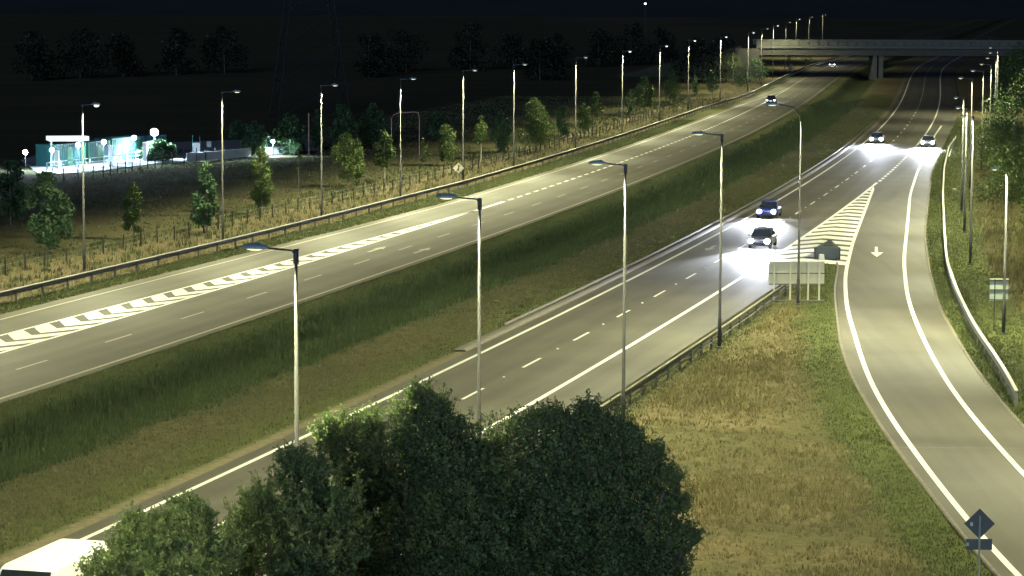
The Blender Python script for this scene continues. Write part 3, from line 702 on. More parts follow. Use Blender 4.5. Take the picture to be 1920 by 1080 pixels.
def tree(name, x, yv, h, cw, cb, n_, label, leaf, group=None, shape='oval', ls=.11, nclump=26, bark=None, cat='tree', z0=0, stems=1, twigs=True):
    """h total height, cw crown width, cb crown bottom height"""
    r = empty(name, (x, yv, z0), label=label, cat=cat, group=group)
    ch = h-cb; C_ = []; Rr = []
    for k in range(nclump):
        t = (k+.5)/nclump; t = min(.97, max(.03, t+random.uniform(-.04, .04)))
        if shape == 'oval': rr = math.sin(math.pi*min(1, t**.8*.93+.07))**.6
        elif shape == 'flame': rr = math.sin(math.pi*(t**.75*.9+.1))**.7
        elif shape == 'dome': rr = math.sqrt(max(.05, 1-t**2.2))
        else: rr = .35+.65*math.sin(math.pi*t)
        a = random.uniform(0, 2*math.pi); q = math.sqrt(random.random())*.72
        cr = cw*.5*rr
        C_.append((math.cos(a)*q*cr, math.sin(a)*q*cr, cb+ch*t)); Rr.append(max(.22*cw*.5, cr*random.uniform(.26, .46)))
    C_ = np.array(C_); Rr = np.array(Rr); C_[:,2] = np.minimum(C_[:,2], h-Rr*.9)
    V, Fq, tn = leaves(n_, C_, Rr, ls)
    V[:,2] = np.maximum(V[:,2], .02)
    arr_mesh('crown', V, Fq, leaf, r, tone=tn)
    tb = MB(); r0 = max(.05, h*.014)
    for q in range(stems):
        ox, oy = (0, 0) if stems == 1 else (random.uniform(-.3,.3), random.uniform(-.3,.3))
        tb.tube([(ox,oy,-.2),(ox*1.2+.02,oy*1.2,cb*.7+.1),(ox*1.6-.03,oy*1.5,cb+ch*.45),(ox*2+.02,oy*2,cb+ch*.85)], [r0,r0*.8,r0*.5,r0*.18], 7)
    if twigs:
        for k in range(min(nclump, 12)):
            c = C_[k*len(C_)//min(nclump,12)]; zz = max(cb*.6+.1, c[2]-max(.25, np.hypot(c[0], c[1])*.8)); tb.tube([(0,0,zz),(c[0]*.6,c[1]*.6,(zz+c[2])/2+.05),tuple(c)], [r0*.35,r0*.22,r0*.08], 5, cap=False)
    tb.build('trunk', bark or m_bark, r)
    return r
def ptree(px, by, ty, wpx, cby, n_, label, leaf=m_leaf_a, shape='oval', group='trees on the rough ground beyond the fence', name='roadside_tree', **k):
    g = gnd(px, by); m = mpp(g.y); n_ = int(n_*1.3); return tree(name, g.x, g.y, (by-ty)*m, wpx*m*1.1, max(.05, (by-cby)*m), n_, label, leaf, group, shape, **k)
# trees beyond the left fence (photo-measured)
ptree(92,478,322,104,458,5200,'broad dim tree nearest the left edge, below the floodlit compound', m_leaf_b, 'oval')
ptree(20,420,300,80,408,3000,'dark tree cut by the left edge of the photo', m_leaf_b, 'oval')
ptree(250,447,342,46,432,2600,'small narrow tree standing between the two leftmost far lamps', m_leaf_a, 'flame', name='poplar_tree')
ptree(388,440,305,58,420,3200,'dim upright tree just left of the second far lamp', m_leaf_b, 'flame', name='poplar_tree')
ptree(491,402,276,56,385,4200,'tall ragged tree with a lit right side, right of the second far lamp', m_leaf_a, 'flame', name='poplar_tree')
ptree(653,358,250,68,332,4600,'round lit tree just right of the third far lamp', m_leaf_a, 'oval')
ptree(721,345,244,44,312,2400,'small round tree on a pale thin trunk left of the fourth far lamp', m_leaf_a, 'oval', bark=m_barkp)
ptree(793,318,256,24,310,260,'sparse sapling between the fourth and fifth far lamps', m_leaf_a, 'oval', name='sapling', nclump=8)
ptree(560,352,278,14,330,110,'thin nearly bare sapling left of the third far lamp', m_leaf_a, 'oval', name='sapling', nclump=6, bark=m_barkp)
ptree(838,310,233,50,298,3000,'bushy tree left of the fifth far lamp', m_leaf_a, 'oval')
ptree(902,302,217,32,270,1900,'slender tree with a pale trunk between the fifth and sixth far lamps', m_leaf_a, 'oval', bark=m_barkp)
ptree(940,290,206,44,282,2000,'dim tree touching the left of the sixth far lamp', m_leaf_b, 'oval')
ptree(1000,282,184,78,268,4200,'wide rounded tree right of the sixth far lamp', m_leaf_a, 'dome')
ptree(1052,262,200,36,252,1300,'low dark bush left of the seventh far lamp', m_leaf_b, 'dome', name='bush')
ptree(1094,256,194,36,244,1500,'low tree immediately right of the seventh far lamp', m_leaf_a, 'oval')
ptree(1117,232,172,27,218,1500,'small bright tree between the seventh and eighth far lamps', m_leaf_a, 'oval')
ptree(1182,220,168,20,210,700,'dim bush beside the eighth far lamp', m_leaf_b, 'oval', name='bush')
ptree(1208,212,143,42,200,3400,'brightly lit rounded tree between the eighth and ninth far lamps', m_leaf_a, 'oval')
ptree(1258,198,131,40,188,2200,'leafy tree right of the ninth far lamp', m_leaf_a, 'oval')
ptree(1304,182,143,22,175,700,'small dim tree right of the tenth far lamp', m_leaf_b, 'oval')
ptree(1336,176,126,34,168,1200,'dim bushy tree left of the eleventh far lamp', m_leaf_b, 'dome')
ptree(1374,158,96,18,128,500,'pale small-headed tree right of the eleventh far lamp', m_leaf_a, 'oval')
ptree(1418,158,108,56,152,2200,'wide low thicket around the twelfth and thirteenth far lamps', m_leaf_b, 'dome', name='thicket')
ptree(1388,164,124,40,160,1400,'dark bush left of the twelfth far lamp', m_leaf_b, 'dome', name='bush')
ptree(1478,136,104,26,132,500,'bush standing under the left end of the overbridge', m_leaf_a, 'dome', name='bush')
ptree(1512,121,99,30,119,500,'low bush seen beneath the overbridge', m_leaf_a, 'dome', name='bush')
# farther dark trees behind
GB = 'dark trees behind the compound'
for px, by, ty, w, lab in [(478,292,229,52,'bluish tree behind the fence right of the second far lamp'),(545,290,214,66,'large dim tree above the small white light'),
        (640,285,195,56,'tall dark tree right of the third far lamp'),(596,284,206,30,'narrow dark tree hard against the left of the third far lamp'),(700,276,196,52,'tall dim tree left of the fourth far lamp'),
        (822,262,210,46,'faint dark tree behind the bushy tree'),(300,302,262,60,'dark leafy bush in front of the brightest floodlight'),(445,262,226,40,'faint tree at the right end of the compound')]:
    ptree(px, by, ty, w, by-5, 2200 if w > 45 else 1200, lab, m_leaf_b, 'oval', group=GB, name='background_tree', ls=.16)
for k in range(16):
    px = [60,150,230,330,420,760,880,960,1040,1120,1180,1240,1300,1010,690,1350][k]; yv = 520+k*17 % 200+120
    tree('background_tree', (px-960)/F_PX*yv, yv, 9+4*random.random(), 11+6*random.random(), .6, 1500, 'unlit tree of the dark wood far beyond the lamps', m_leaf_d, 'unlit trees of the far wood', 'dome', ls=.3, nclump=16, twigs=False, bark=m_black)  # black bark likewise stands in for unlit trunks
# thicket on the right
for k, (x, yv, h, w) in enumerate([(46.5,233,6.5,8),(50.5,246,8.5,9),(44.2,218,4.6,6),(57,262,10,11),(52,226,6,8),(42.0,207,3.4,4.5),(63,286,11,12),(54,208,5.5,8),(49,268,8,9),(57,312,10,11),(71,322,12,14),(47.5,203,3.2,5)]):
    lab = ['dense green shrub behind the tall slim pole','tall leafy shrub in the middle of the right thicket','low shrub at the front of the thicket beside the slim poles','high dark shrub at the back right of the thicket',
           'bushy shrub at the right edge, above the slim lamp column','small shrub at the dry foot of the thicket','tallest shrub at the rear of the thicket','spreading shrub cut by the right edge of the photo',
           'leafy shrub behind the two farthest slim poles','far shrub beyond the curve of the slip road','great dark tree closing the thicket at the back','low bush at the right foot of the thicket'][k]
    tree('thicket_shrub', x, yv, h, w, .1, 5200, lab, m_leaf_r, 'shrubs of the thicket right of the slip road', 'dome', ls=.14, nclump=34, cat='shrub', stems=3)
for k, (s_, o_) in enumerate([(300,-44),(345,-42),(400,-40),(460,-42),(520,-45),(590,-48)]):
    q = P(s_, o_); tree('background_tree', q.x, q.y, 8+k*.6, 12, .2, 2600, 'dim tree on the bank right of the distant motorway', m_leaf_r, 'dim trees on the distant right bank', 'dome', ls=.2, nclump=26, twigs=False)

# big shrubs in the foreground
def fshrub(Y, pxc, typ, wpx, n_, label, sub, ls=.058, twigk=8):
    n_ = int(n_*1.9)
    """Y distance, px centre, top y in the photo, half-spread list of humps (px, top_y, r_px)"""
    m = mpp(Y); X = (pxc-960)*m; r = empty('foreground_shrub', (X, Y, 0), label=label, cat='shrub', group='big shrubs in the foreground')
    C_ = []; Rr = []
    for (hx, hy, hr) in sub:
        R_ = hr*m; cx_ = (hx-pxc)*m; topz = CH-(hy+3)*m; zc = topz-R_
        # spray of clumps over the hump and down its flanks
        for k in range(60):
            a = random.uniform(0, 2*math.pi); e = random.uniform(-.35, 1.0); q = math.sqrt(max(0, 1-e*e))
            rr = R_*random.uniform(.4, .88)
            C_.append((cx_+math.cos(a)*q*rr, math.sin(a)*q*rr*.9, zc+e*rr)); Rr.append(R_*random.uniform(.07, .20))
        z = zc-R_*.3; k = 0
        while z > .4 and k < 130:
            a = random.uniform(0, 2*math.pi); rr = R_*random.uniform(.25, .88); C_.append((cx_+math.cos(a)*rr, math.sin(a)*rr*.9, z)); Rr.append(R_*random.uniform(.16, .30)); z -= .055*R_+.015; k += 1
    C_ = np.array(C_); Rr = np.array(Rr)
    V, Fq, tn = leaves(n_, C_, Rr, ls)
    # outreaching leafy shoots for a ragged outline
    Vs = []; Ts = []
    tb = MB()
    for (hx, hy, hr) in sub:
        R_ = hr*m; cx_ = (hx-pxc)*m; zc = CH-(hy+3)*m-R_
        for k in range(twigk*5):
            a = random.uniform(0, 2*math.pi); e = random.uniform(-.1, 1); q = math.sqrt(1-e*e)
            p0 = np.array((cx_+math.cos(a)*q*R_*.8, math.sin(a)*q*R_*.75, zc+e*R_*.85)); d = np.array((math.cos(a)*q*.7, math.sin(a)*q*.6, e+.55)); d /= np.linalg.norm(d)
            L_ = random.uniform(.3, 1.0)**1.5*min(1.2, .3+R_*.55); tb.tube([tuple(p0), tuple(p0+d*L_)], [.015,.005], 4, cap=False)
            t = RNG.random(26)[:,None]; Pp = p0+d*L_*t+RNG.normal(0, .06, (26,3)); u = RNG.normal(size=(26,3)); u /= np.linalg.norm(u, axis=1)[:,None]; v = np.cross(u, RNG.normal(size=(26,3))); v /= np.linalg.norm(v, axis=1)[:,None]
            Vs.append(np.stack([Pp-u*ls, Pp-v*ls*.5, Pp+u*ls, Pp+v*ls*.5], 1).reshape(-1,3)); Ts.append(np.full(104, random.uniform(.4, 1)))
        tb.tube([(cx_*.5,0,-.2),(cx_*.8,0,zc*.5),(cx_,0,zc)], [.16,.11,.05], 7)
    V = np.concatenate([V]+Vs); tn = np.concatenate([tn]+Ts)
    V[:,2] = np.maximum(V[:,2], .02)
    arr_mesh('crown', V, np.arange(len(V)).reshape(-1,4), m_leaf_fg, r, tone=tn); tb.build('trunk', m_bark, r)
fshrub(79, 760, 735, 0, 58000, 'tallest bright-topped foreground shrub, in front of the second near lamp', [(787,733,22),(765,758,34),(808,752,36),(830,772,40),(792,765,62),(640,792,28),(690,788,30),(668,790,75),(740,800,110),(850,790,90),(620,800,32),(720,880,150),(900,815,70),(880,880,120),(640,960,120)])
fshrub(80, 1090, 765, 0, 46000, 'wide dark rounded foreground shrub on the right of the clump', [(1108,763,26),(1085,775,40),(1140,784,34),(1052,776,26),(1005,776,30),(980,790,28),(1112,785,70),(1180,806,30),(1222,842,30),(1252,888,28),(1276,940,26),(1292,1000,26),(1170,818,75),(1205,870,90),(955,800,60),(1050,800,70),(1080,840,150),(1190,960,125),(965,850,80),(1000,930,140)])
fshrub(72, 520, 880, 0, 30000, 'foreground shrub around the foot of the nearest lamp', [(560,868,52),(500,925,60),(545,862,22),(582,872,24),(478,942,24),(610,895,90),(450,972,44),(560,960,110),(430,1010,60)])
fshrub(68, 310, 960, 0, 22000, 'low shrub at the bottom left beside the white van', [(340,958,24),(368,968,22),(300,985,24),(250,992,22),(345,968,46),(255,988,46),(222,1030,36),(300,1010,70),(400,1000,50),(380,1040,70),(180,1068,30)])

# ------------------------------------------------------------------ vehicles
m_hl = mat('headlamp_glow', (1,1,1), .2, emit=(.86,.9,1), estr=900)
m_tlw = mat('overexposed_rear_lamp', (1,.9,.9), .3, emit=(1,.88,.88), estr=14)
m_plate = mat('number_plate', (.9,.9,.9), .4, emit=(1,1,1), estr=1.2)
def car(loc, rz, label, body, mode='front', scale=1.0, beam=26000., name='car', length=4.4, width=1.8, h=1.48, kind='car'):
    r = empty(name, loc, rz, label=label, cat='car', group='cars on the motorway'); w = width/2; L_ = length/2
    st = [(-L_,.70,.38,.62),(-L_+.12,.88,.26,.78),(-L_+.75,.97,.22,.90),(-L_+1.4,1,.22,.94),(.3,1,.22,.93),(L_-1.15,1,.22,.90),(L_-.5,.96,.22,.80),(L_-.12,.86,.26,.68),(L_,.70,.34,.56)]
    mb = MB(); n = 8
    for yv, f, zb, zt in st:
        ww = w*f; 
        for q in ((-ww*.86,zb),(-ww,zb+.12),(-ww,zt-.16),(-ww*.9,zt),(ww*.9,zt),(ww,zt-.16),(ww,zb+.12),(ww*.86,zb)): mb.v.append((q[0], yv, q[1]))
    for i in range(len(st)-1):
        for k in range(n): k2 = (k+1) % n; mb.f.append((i*n+k, i*n+k2, (i+1)*n+k2, (i+1)*n+k))
    mb.f.append(tuple(range(n))[::-1]); mb.f.append(tuple((len(st)-1)*n+k for k in range(n)))
    bo = mb.build('body', body, r, smooth=False, bevel=.03)
    # cabin: glass house then roof
    g = MB(); lo = [(-L_+.55,.90),(-L_+1.0,.93),(L_-1.25,.88)]
    bot = [(-w*.90,-L_+.45),(w*.90,-L_+.45),(w*.92,L_-1.15),(-w*.92,L_-1.15)]; top = [(-w*.70,-L_+.95),(w*.70,-L_+.95),(w*.72,L_-2.05),(-w*.72,L_-2.05)]
    vs = [(x, yv, .86) for x, yv in bot]+[(x, yv, h-.07) for x, yv in top]
    g.add(vs, [(0,1,5,4),(1,2,6,5),(2,3,7,6),(3,0,4,7),(4,5,6,7)]); g.build('window_glass', m_glass, r, bevel=.02)
    rf = MB(); rf.prism([(x*1.04, yv) for x, yv in top], h-.075, h); rf.build('roof', body, r, bevel=.03)
    for sx in (-1, 1):
        for yv in (-L_+.82, L_-.88):
            wm = MB(); wm.tube([(sx*(w-.20),yv,.32),(sx*(w+.01),yv,.32)], .32, 14); wo = wm.build('wheel', m_rubber, r)
            MB().tube([(sx*(w-.02),yv,.32),(sx*(w+.025),yv,.32)], .19, 10).build('rim', m_steel, wo)
        hx = sx*w*.72
        MB().tube([(hx,L_-.20,.62),(hx,L_-.01,.62),(hx,L_+.03,.62)], [.17,.16,.12], 12).build('headlight', m_hl if mode == 'front' else m_steel, r)
        MB().box((sx*w*.76,-L_-.005,.74), (.30,.06,.16)).build('tail_light', m_tlw if mode == 'rear' else m_black, r)
        MB().box((sx*(w+.08),L_-1.45,.98), (.16,.10,.12)).build('door_mirror', body, r)
        ld = bpy.data.lights.new('beam', 'SPOT'); ld.energy = beam; ld.color = (.80,.86,1); ld.spot_size = R(46); ld.spot_blend = .8; ld.shadow_soft_size = .08
        lo_ = bpy.data.objects.new('headlight_beam', ld); COL.objects.link(lo_); lo_.parent = r; lo_.location = (hx, L_+.08, .62); lo_.rotation_euler = (R(90-4.5), 0, 0)
    MB().box((0,-L_-.01,.62), (.52,.04,.12)).build('number_plate', m_plate if mode == 'rear' else m_signback, r)
    MB().box((0,L_+.0,.42), (.9,.04,.16)).build('grille', m_black, r)
    r.scale = (scale,)*3
    return r
pb = lambda c: mat('car_paint', c, .3, metal=.2)
def at_road(s, off): q = P(s, off, .015); return q
def hd_rz(s, back=False): a = heading(s)-math.pi/2; return a+math.pi if back else a
car(at_road(122.5, -18.9-.9), hd_rz(122, True), 'oncoming car in the inner lane with dazzling headlights, the rearmost of the tailgating pair', pb((.03,.04,.14)))
car(at_road(92.5, -23.3), hd_rz(92, True), 'oncoming car beside the striped gore with dazzling headlights, ahead of the other', pb((.10,.10,.12)))
car(at_road(254, -19.8), hd_rz(254, True), 'distant oncoming car in the inner lane, the most dazzling one near the upper right', pb((.12,.12,.13)), beam=40000)
car(at_road(247, -26.6-.4), hd_rz(247, True), 'oncoming car at the start of the slip lane washing the tarmac white', pb((.2,.2,.2)), beam=60000)
car(at_road(391, 5.7), hd_rz(391), 'dark car driving away on the far carriageway with two pale rear lamps', pb((.012,.012,.035)), 'rear', h=1.6, beam=12000)
car(at_road(680, 6.6), hd_rz(680), 'distant car passing beneath the overbridge with bright rear lamps', pb((.02,.02,.03)), 'rear', beam=20000)

# white van at the bottom left
vr = empty('van', (0,0,0), label='white panel van at the bottom left corner, its roof bleached by the lamp', cat='van')
m_van = mat('white_van_paint', (.80,.80,.78), .35, var=.04, scale=2)
c0 = gnd(115, 1006, 2.55); h_ = heading(-40); fwd = Vector((-math.cos(h_), -math.sin(h_), 0)); rgt = Vector((math.sin(h_), -math.cos(h_), 0))
vr.location = (c0+fwd*3.0+rgt*1.0).xy.to_3d(); vr.rotation_euler = (0,0,h_+math.pi/2)
mb = MB(); prof = [(-3,.35),(-3,2.3),(-2.9,2.52),(-2.6,2.55),(1.3,2.55),(1.6,2.48),(2.35,1.55),(3.15,1.25),(3.3,.9),(3.3,.35)]
n = len(prof); mb.v = [(-.99, a, b) for a, b in prof]+[(.99, a, b) for a, b in prof]
for i, (a, b) in enumerate(prof):
    f = 1 if b < 1.6 else .93
    mb.v[i] = (-.99*f, a, b); mb.v[i+n] = (.99*f, a, b)
mb.f = [tuple(range(n)), tuple(range(n, 2*n))[::-1]]+[(i, n+i, n+(i+1) % n, (i+1) % n) for i in range(n)]
mb.build('body', m_van, vr, bevel=.06)
mb = MB(); mb.add([(-.8,1.68,2.43),(.8,1.68,2.43),(.9,2.36,1.6),(-.9,2.36,1.6)], [(0,1,2,3)]); ws = mb.build('windscreen', m_glass, vr); ws.location = (0,.03,.03)
for sx in (-1, 1):
    for yv in (-1.9, 2.2):
        wo = MB().tube([(sx*.78,yv,.36),(sx*1.0,yv,.36)], .36, 16).build('wheel', m_rubber, vr)
    MB().tube([(sx*.72,3.2,.85),(sx*.72,3.34,.85)], .13, 10).build('headlight', m_hl, vr)
    MB().box((sx*1.12,1.9,1.55), (.2,.1,.35)).build('door_mirror', m_black, vr)
    MB().box((sx*.9,-3.01,1.2), (.12,.04,.6)).build('tail_light', mat('rear_lamp_red', (.5,.02,.02), .3), vr)
for a in (-.6, 0, .6): MB().box((a*1.0,-.9,2.57), (.05,3.0,.04)).build('roof_rib', m_van, vr)

# ------------------------------------------------------------------ signs
def facing(rz): return Matrix.Rotation(rz, 4, 'Z')
# big direction sign seen from behind
g = gnd(1494, 567); m = mpp(g.y)
r = empty('direction_sign', (g.x+.05, g.y+.9, 0), R(2), label='large pale direction sign seen from behind on five posts', cat='road sign')
zt = CH-(489+3)*m*1.005; zb = CH-(533+3)*m*1.005; W_ = 106*m
MB().box((0,.06,(zt+zb)/2), (W_,.04,zt-zb)).build('panel', m_signback, r)
for k, z in enumerate((zt-.02,(zt+zb)/2,zb+.05)): MB().box((0,-.0,z), (W_,.07,.07)).build('stiffener', m_signback if k == 0 else m_darkpost, r)
for px in (1452,1483,1500.5,1517,1538): MB().box(((px-1495)*m,-.09,(zt)/2), (.10,.10,zt+.05)).build('post', m_signback, r)
MB().box((0,-.2,.03), (W_,.3,.08)).build('dark_foot_strip', m_darkpost, r)  # low dark strip as wide as the panel
# crash cushion at the gore nose
g = gnd(1551, 486); m = mpp(g.y)
r = empty('crash_cushion', (g.x, g.y, 0), R(-8), label='dark grey wedge-shaped crash cushion on the nose of the striped gore', cat='crash cushion')
cu = MB(); wid = [(0,.95,.86),(.9,.93,.86),(.92,.86,.84),(3,.63,.84),(3.02,.58,.82),(5.4,.36,.82),(5.42,.32,.80),(8.2,.10,.8),(8.5,.04,.78)]
for yv, w, z in wid: cu.v += [(-w,yv,.08),(-w,yv,z),(w,yv,z),(w,yv,.08)]
for i in range(len(wid)-1):
    for k in range(4): cu.f.append((i*4+k, i*4+(k+1) % 4, (i+1)*4+(k+1) % 4, (i+1)*4+k))
cu.f.append((3,2,1,0)); e = (len(wid)-1)*4; cu.f.append((e,e+1,e+2,e+3)); cu.build('body', m_signdark, r)
MB().box((0,-.06,.44), (1.98,.10,.86)).build('back_plate', m_signdark, r)
for sx in (-1, 1): MB().box((sx*.95,-.14,.42), (.08,.08,.9)).build('post', m_black, r)
for yv in (2.2, 4.2, 6.2): MB().box((0,yv,.88), (1.0-yv*.11,.06,.04)).build('diaphragm', m_black, r)
g = gnd(1541, 488); mb = MB(); mb.add([(-.22,0,0),(.22,0,0),(.18,2.2,0),(-.1,2.2,0),(-.16,0,.45),(.16,0,.45),(.1,2.2,.3),(-.08,2.2,.3)], [(0,3,2,1),(4,5,6,7),(0,1,5,4),(1,2,6,5),(2,3,7,6),(3,0,4,7)])
o = mb.build('barrier_end_block', mat('white_painted_concrete', (.6,.58,.52), .7, var=.1), bevel=.03, label='small white tapered concrete block just behind the crash cushion', cat='block'); o.location = g
# diamond sign with plate, seen from behind, bottom right
gx, gy = 15.75, 91.0; m = mpp(gy)
r = empty('diamond_sign', (gx, gy, 0), R(0), label='dark diamond-shaped sign back with a small plate below, at the bottom right', cat='road sign')
zc = CH-(988+3)*m; zp = CH-(1028+3)*m
MB().tube([(0,-.05,-.1),(0,-.05,zc+.27)], .035, 10).build('post', mat('grey_green_post', (.22,.27,.24), .5), r)
d = 29.5*m; mb = MB(); mb.add([(-d,0,zc),(0,0,zc-d),(d,0,zc),(0,0,zc+d),(-d,.03,zc),(0,.03,zc-d),(d,.03,zc),(0,.03,zc+d)], [(0,1,2,3),(7,6,5,4),(0,4,5,1),(1,5,6,2),(2,6,7,3),(3,7,4,0)]); mb.build('diamond_plate', m_signdark, r, bevel=.004)
MB().box((0,.015,zp), (50*m,.03,21*m)).build('lower_plate', m_signdark, r, bevel=.004)
lb_ = mat('pale_sticker', (.35,.42,.42), .6)
MB().box((-15*m,-.006,zc-1*m), (5*m,.008,7*m)).build('sticker', lb_, r); MB().box((-22*m,-.006,zp), (5*m,.008,6*m)).build('sticker', lb_, r)
for zz in (zc+.12, zc-.12, zp): MB().box((0,-.03,zz), (.12,.05,.04)).build('clamp', m_darkpost, r)
# merge sign facing the camera beside the far row
g = gnd(864, 344); m = mpp(g.y); sy = CH-(315.5+3)*m
r = empty('merge_sign', (g.x-.25, g.y-.4, 0), R(-4), label='pale diamond warning sign with a black merging arrow, left of the fifth far lamp', cat='road sign')
MB().tube([(.1,.05,-.1),(.1,.05,sy+.3)], .045, 8).build('post', m_darkpost, r)
d = 9.5*m*1.1; mb = MB(); mb.add([(-d,0,sy),(0,0,sy-d),(d,0,sy),(0,0,sy+d),(-d,.04,sy),(0,.04,sy-d),(d,.04,sy),(0,.04,sy+d)], [(0,1,2,3),(7,6,5,4),(0,4,5,1),(1,5,6,2),(2,6,7,3),(3,7,4,0)])
pl = mb.build('diamond_plate', mat('pale_yellow_sign_face', (.62,.55,.36), .5), r)
mb = MB(); k = d
mb.box((.04*k,-.012,sy-.02*k), (.15*k,.012,.95*k)); mb.add([(-.14*k,-.018,sy+.30*k),(.24*k,-.018,sy+.30*k),(.05*k,-.018,sy+.66*k)], [(0,1,2)])
mb.add([(-.40*k,-.012,sy-.50*k),(-.24*k,-.012,sy-.50*k),(.06*k,-.012,sy-.02*k),(-.02*k,-.012,sy+.10*k)], [(0,1,2,3)]); mb.build('arrow_symbol', m_black, pl)
# small sign back at right
g = gnd(1878, 620); m = mpp(g.y)
r = empty('small_sign', (g.x-.1, g.y+.6, 0), 0, label='small greyish sign back on two thin posts near the right edge', cat='road sign')
zt = CH-(522+3)*m; zb = CH-(563+3)*m
MB().box((0,.04,(zt+zb)/2), (35*m,.03,zt-zb)).build('panel', mat('pale_green_sign_back', (.30,.34,.28), .5), r)
for z in (zt-.1,(zt+zb)/2,zb+.05): MB().box((0,0,z), (35*m,.05,.05)).build('stiffener', m_black, r)
MB().box((0,.0,zt), (36*m,.10,.06)).build('top_edge', m_signback, r)
for sx in (-1, 1): MB().tube([(sx*8.5*m,-.06,-.1),(sx*8.5*m,-.06,zt)], .035, 8).build('post', m_steel, r)
# marker posts / manhole on the right verge
g = gnd(1790, 357); MB().box((g.x,g.y,.1), (.32,.5,.2)).build('access_cover', mat('pale_cover', (.55,.53,.48), .7), bevel=.02, label='small pale access cover in the green verge right of the curving barrier', cat='cover')
g = gnd(1482, 133); MB().prism([(-.45,-.2),(.45,-.2),(.45,.2),(-.45,.2)], 0, 1.9, Matrix.Translation(g)).build('roadside_cabinet', mat('pinkish_cabinet', (.42,.33,.28), .7, var=.1), bevel=.03, label='small pinkish roadside cabinet beside the far barrier before the overbridge', cat='cabinet')

# ------------------------------------------------------------------ overbridge
BY = 692.; br = empty('overbridge', (100, BY, 0), R(1.0), label='long concrete road bridge crossing the motorway at the upper right', cat='bridge')
m_bc = mat('bridge_concrete', (.065,.062,.052), .8, var=.2, scale=.5); m_bcd = mat('shaded_bridge_concrete', (.040,.037,.031), .85, var=.2, scale=.6)  # second one is a darker copy with the beams' shadow in its colour
def bz(y_px): return CH-(y_px+3)*BY/F_PX
xl, xr = -39., 75.
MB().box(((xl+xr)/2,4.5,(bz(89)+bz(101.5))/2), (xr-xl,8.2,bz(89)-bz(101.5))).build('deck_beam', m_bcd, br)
MB().box(((xl+xr)/2,4.5,(bz(83)+bz(88.6))/2), (xr-xl,9.6,bz(83)-bz(88.6))).build('deck_slab', m_bc, br, bevel=.05)
for yy_, nm in ((0.05,'parapet'),(8.95,'parapet')):
    MB().box(((xl+xr)/2,yy_,(bz(72.5)+bz(76))/2), (xr-xl,.25,bz(72.5)-bz(76))).build('parapet_rail', m_bc, br)
    MB().box(((xl+xr)/2,yy_+.02,(bz(76)+bz(82.8))/2), (xr-xl,.10,bz(76)-bz(82.8)-.01)).build('parapet_panel', m_bc, br)
x = xl+1; k = 0
pp = None
while x < xr:
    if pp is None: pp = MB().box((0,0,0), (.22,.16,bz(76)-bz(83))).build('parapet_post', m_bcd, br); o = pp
    else: o = pp.copy(); COL.objects.link(o); o.parent = br
    o.location = (x,-.12,(bz(76)+bz(83))/2); x += 2.4
pr = MB()
for px in (1637.5, 1649): pr.box(((px-960)/F_PX*BY-100,4.5,bz(101.5)/2-.3), (1.1,6.5,bz(101.5)+.6))
pr.build('pier', m_bc, br)
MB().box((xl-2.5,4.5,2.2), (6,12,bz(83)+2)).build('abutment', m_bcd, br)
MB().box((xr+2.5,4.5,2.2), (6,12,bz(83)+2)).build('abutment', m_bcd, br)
# approach embankment
mb = MB(); mb.add([(-46,-10,-.1),(-43,0,bz(84)),(-43,10,bz(84)),(-46,20,-.1),(-74,-2,-.1),(-74,3,.1),(-74,8,.1),(-74,14,-.1),(-36.5,5,-.1)],
    [(0,1,5,4),(1,2,6,5),(2,3,7,6),(0,8,1),(1,8,2),(2,8,3)])
emb = mb.build('embankment', mat('embankment_grass', (.03,.035,.018), .95, var=.4, scale=.8), kind='structure'); emb.location = (100, BY, 0)

# ------------------------------------------------------------------ floodlit compound on the left
m_yard = mat('pale_yard_concrete', (.30,.31,.33), .85, var=.15, scale=1.2)
m_teal = mat('teal_container', (.025,.12,.12), .5, var=.12, scale=2)
m_green = mat('green_door_paint', (.03,.16,.07), .5)
m_wr = mat('white_rail_paint', (.75,.75,.75), .5)
m_wall = mat('pale_wall', (.48,.50,.52), .85, var=.12, scale=1)
m_flood = mat('floodlight_glass', (1,1,1), .2, emit=(.74,.9,1), estr=600)
def flood(px, by, ty, power, label, size=.25):
    g = gnd(px, by); m = mpp(g.y); h = (by-ty)*m
    r = empty('floodlight', (g.x, g.y, 0), 0, label=label, cat='floodlight', group='floodlights of the compound')
    MB().tube([(0,0,-.1),(0,0,h)], .045, 8).build('pole', m_darksteel, r)
    MB().tube([(0,.12,h+.02),(0,-.06,h+.0)], [size*.5,size*1.0], 12).build('lamp_housing', m_darksteel, r)
    MB().tube([(0,-.065,h),(0,-.12,h-.01)], [size*.97,size*.8], 12).build('lamp_glass', m_flood, r)
    ld = bpy.data.lights.new('flood', 'SPOT'); ld.energy = power; ld.color = (.62,.86,1); ld.spot_size = R(168); ld.spot_blend = .3; ld.shadow_soft_size = .15
    lo = bpy.data.objects.new('floodlight_beam', ld); COL.objects.link(lo); lo.parent = r; lo.location = (0,-.25,h-.02); lo.rotation_euler = (R(25),0,0)
    return r
# yard slab
yp = [gnd(*q) for q in ((76,329),(180,322),(300,306),(470,290),(600,281),(610,262),(470,262),(300,268),(80,288),(40,300))]
mb = MB(); n = len(yp); mb.v = [(p.x,p.y,.06) for p in yp]+[(p.x,p.y,-.3) for p in yp]; mb.f = [tuple(range(n))]+[(i,n+i,n+(i+1)%n,(i+1)%n) for i in range(n)]
mb.build('compound_yard', m_yard, kind='structure')
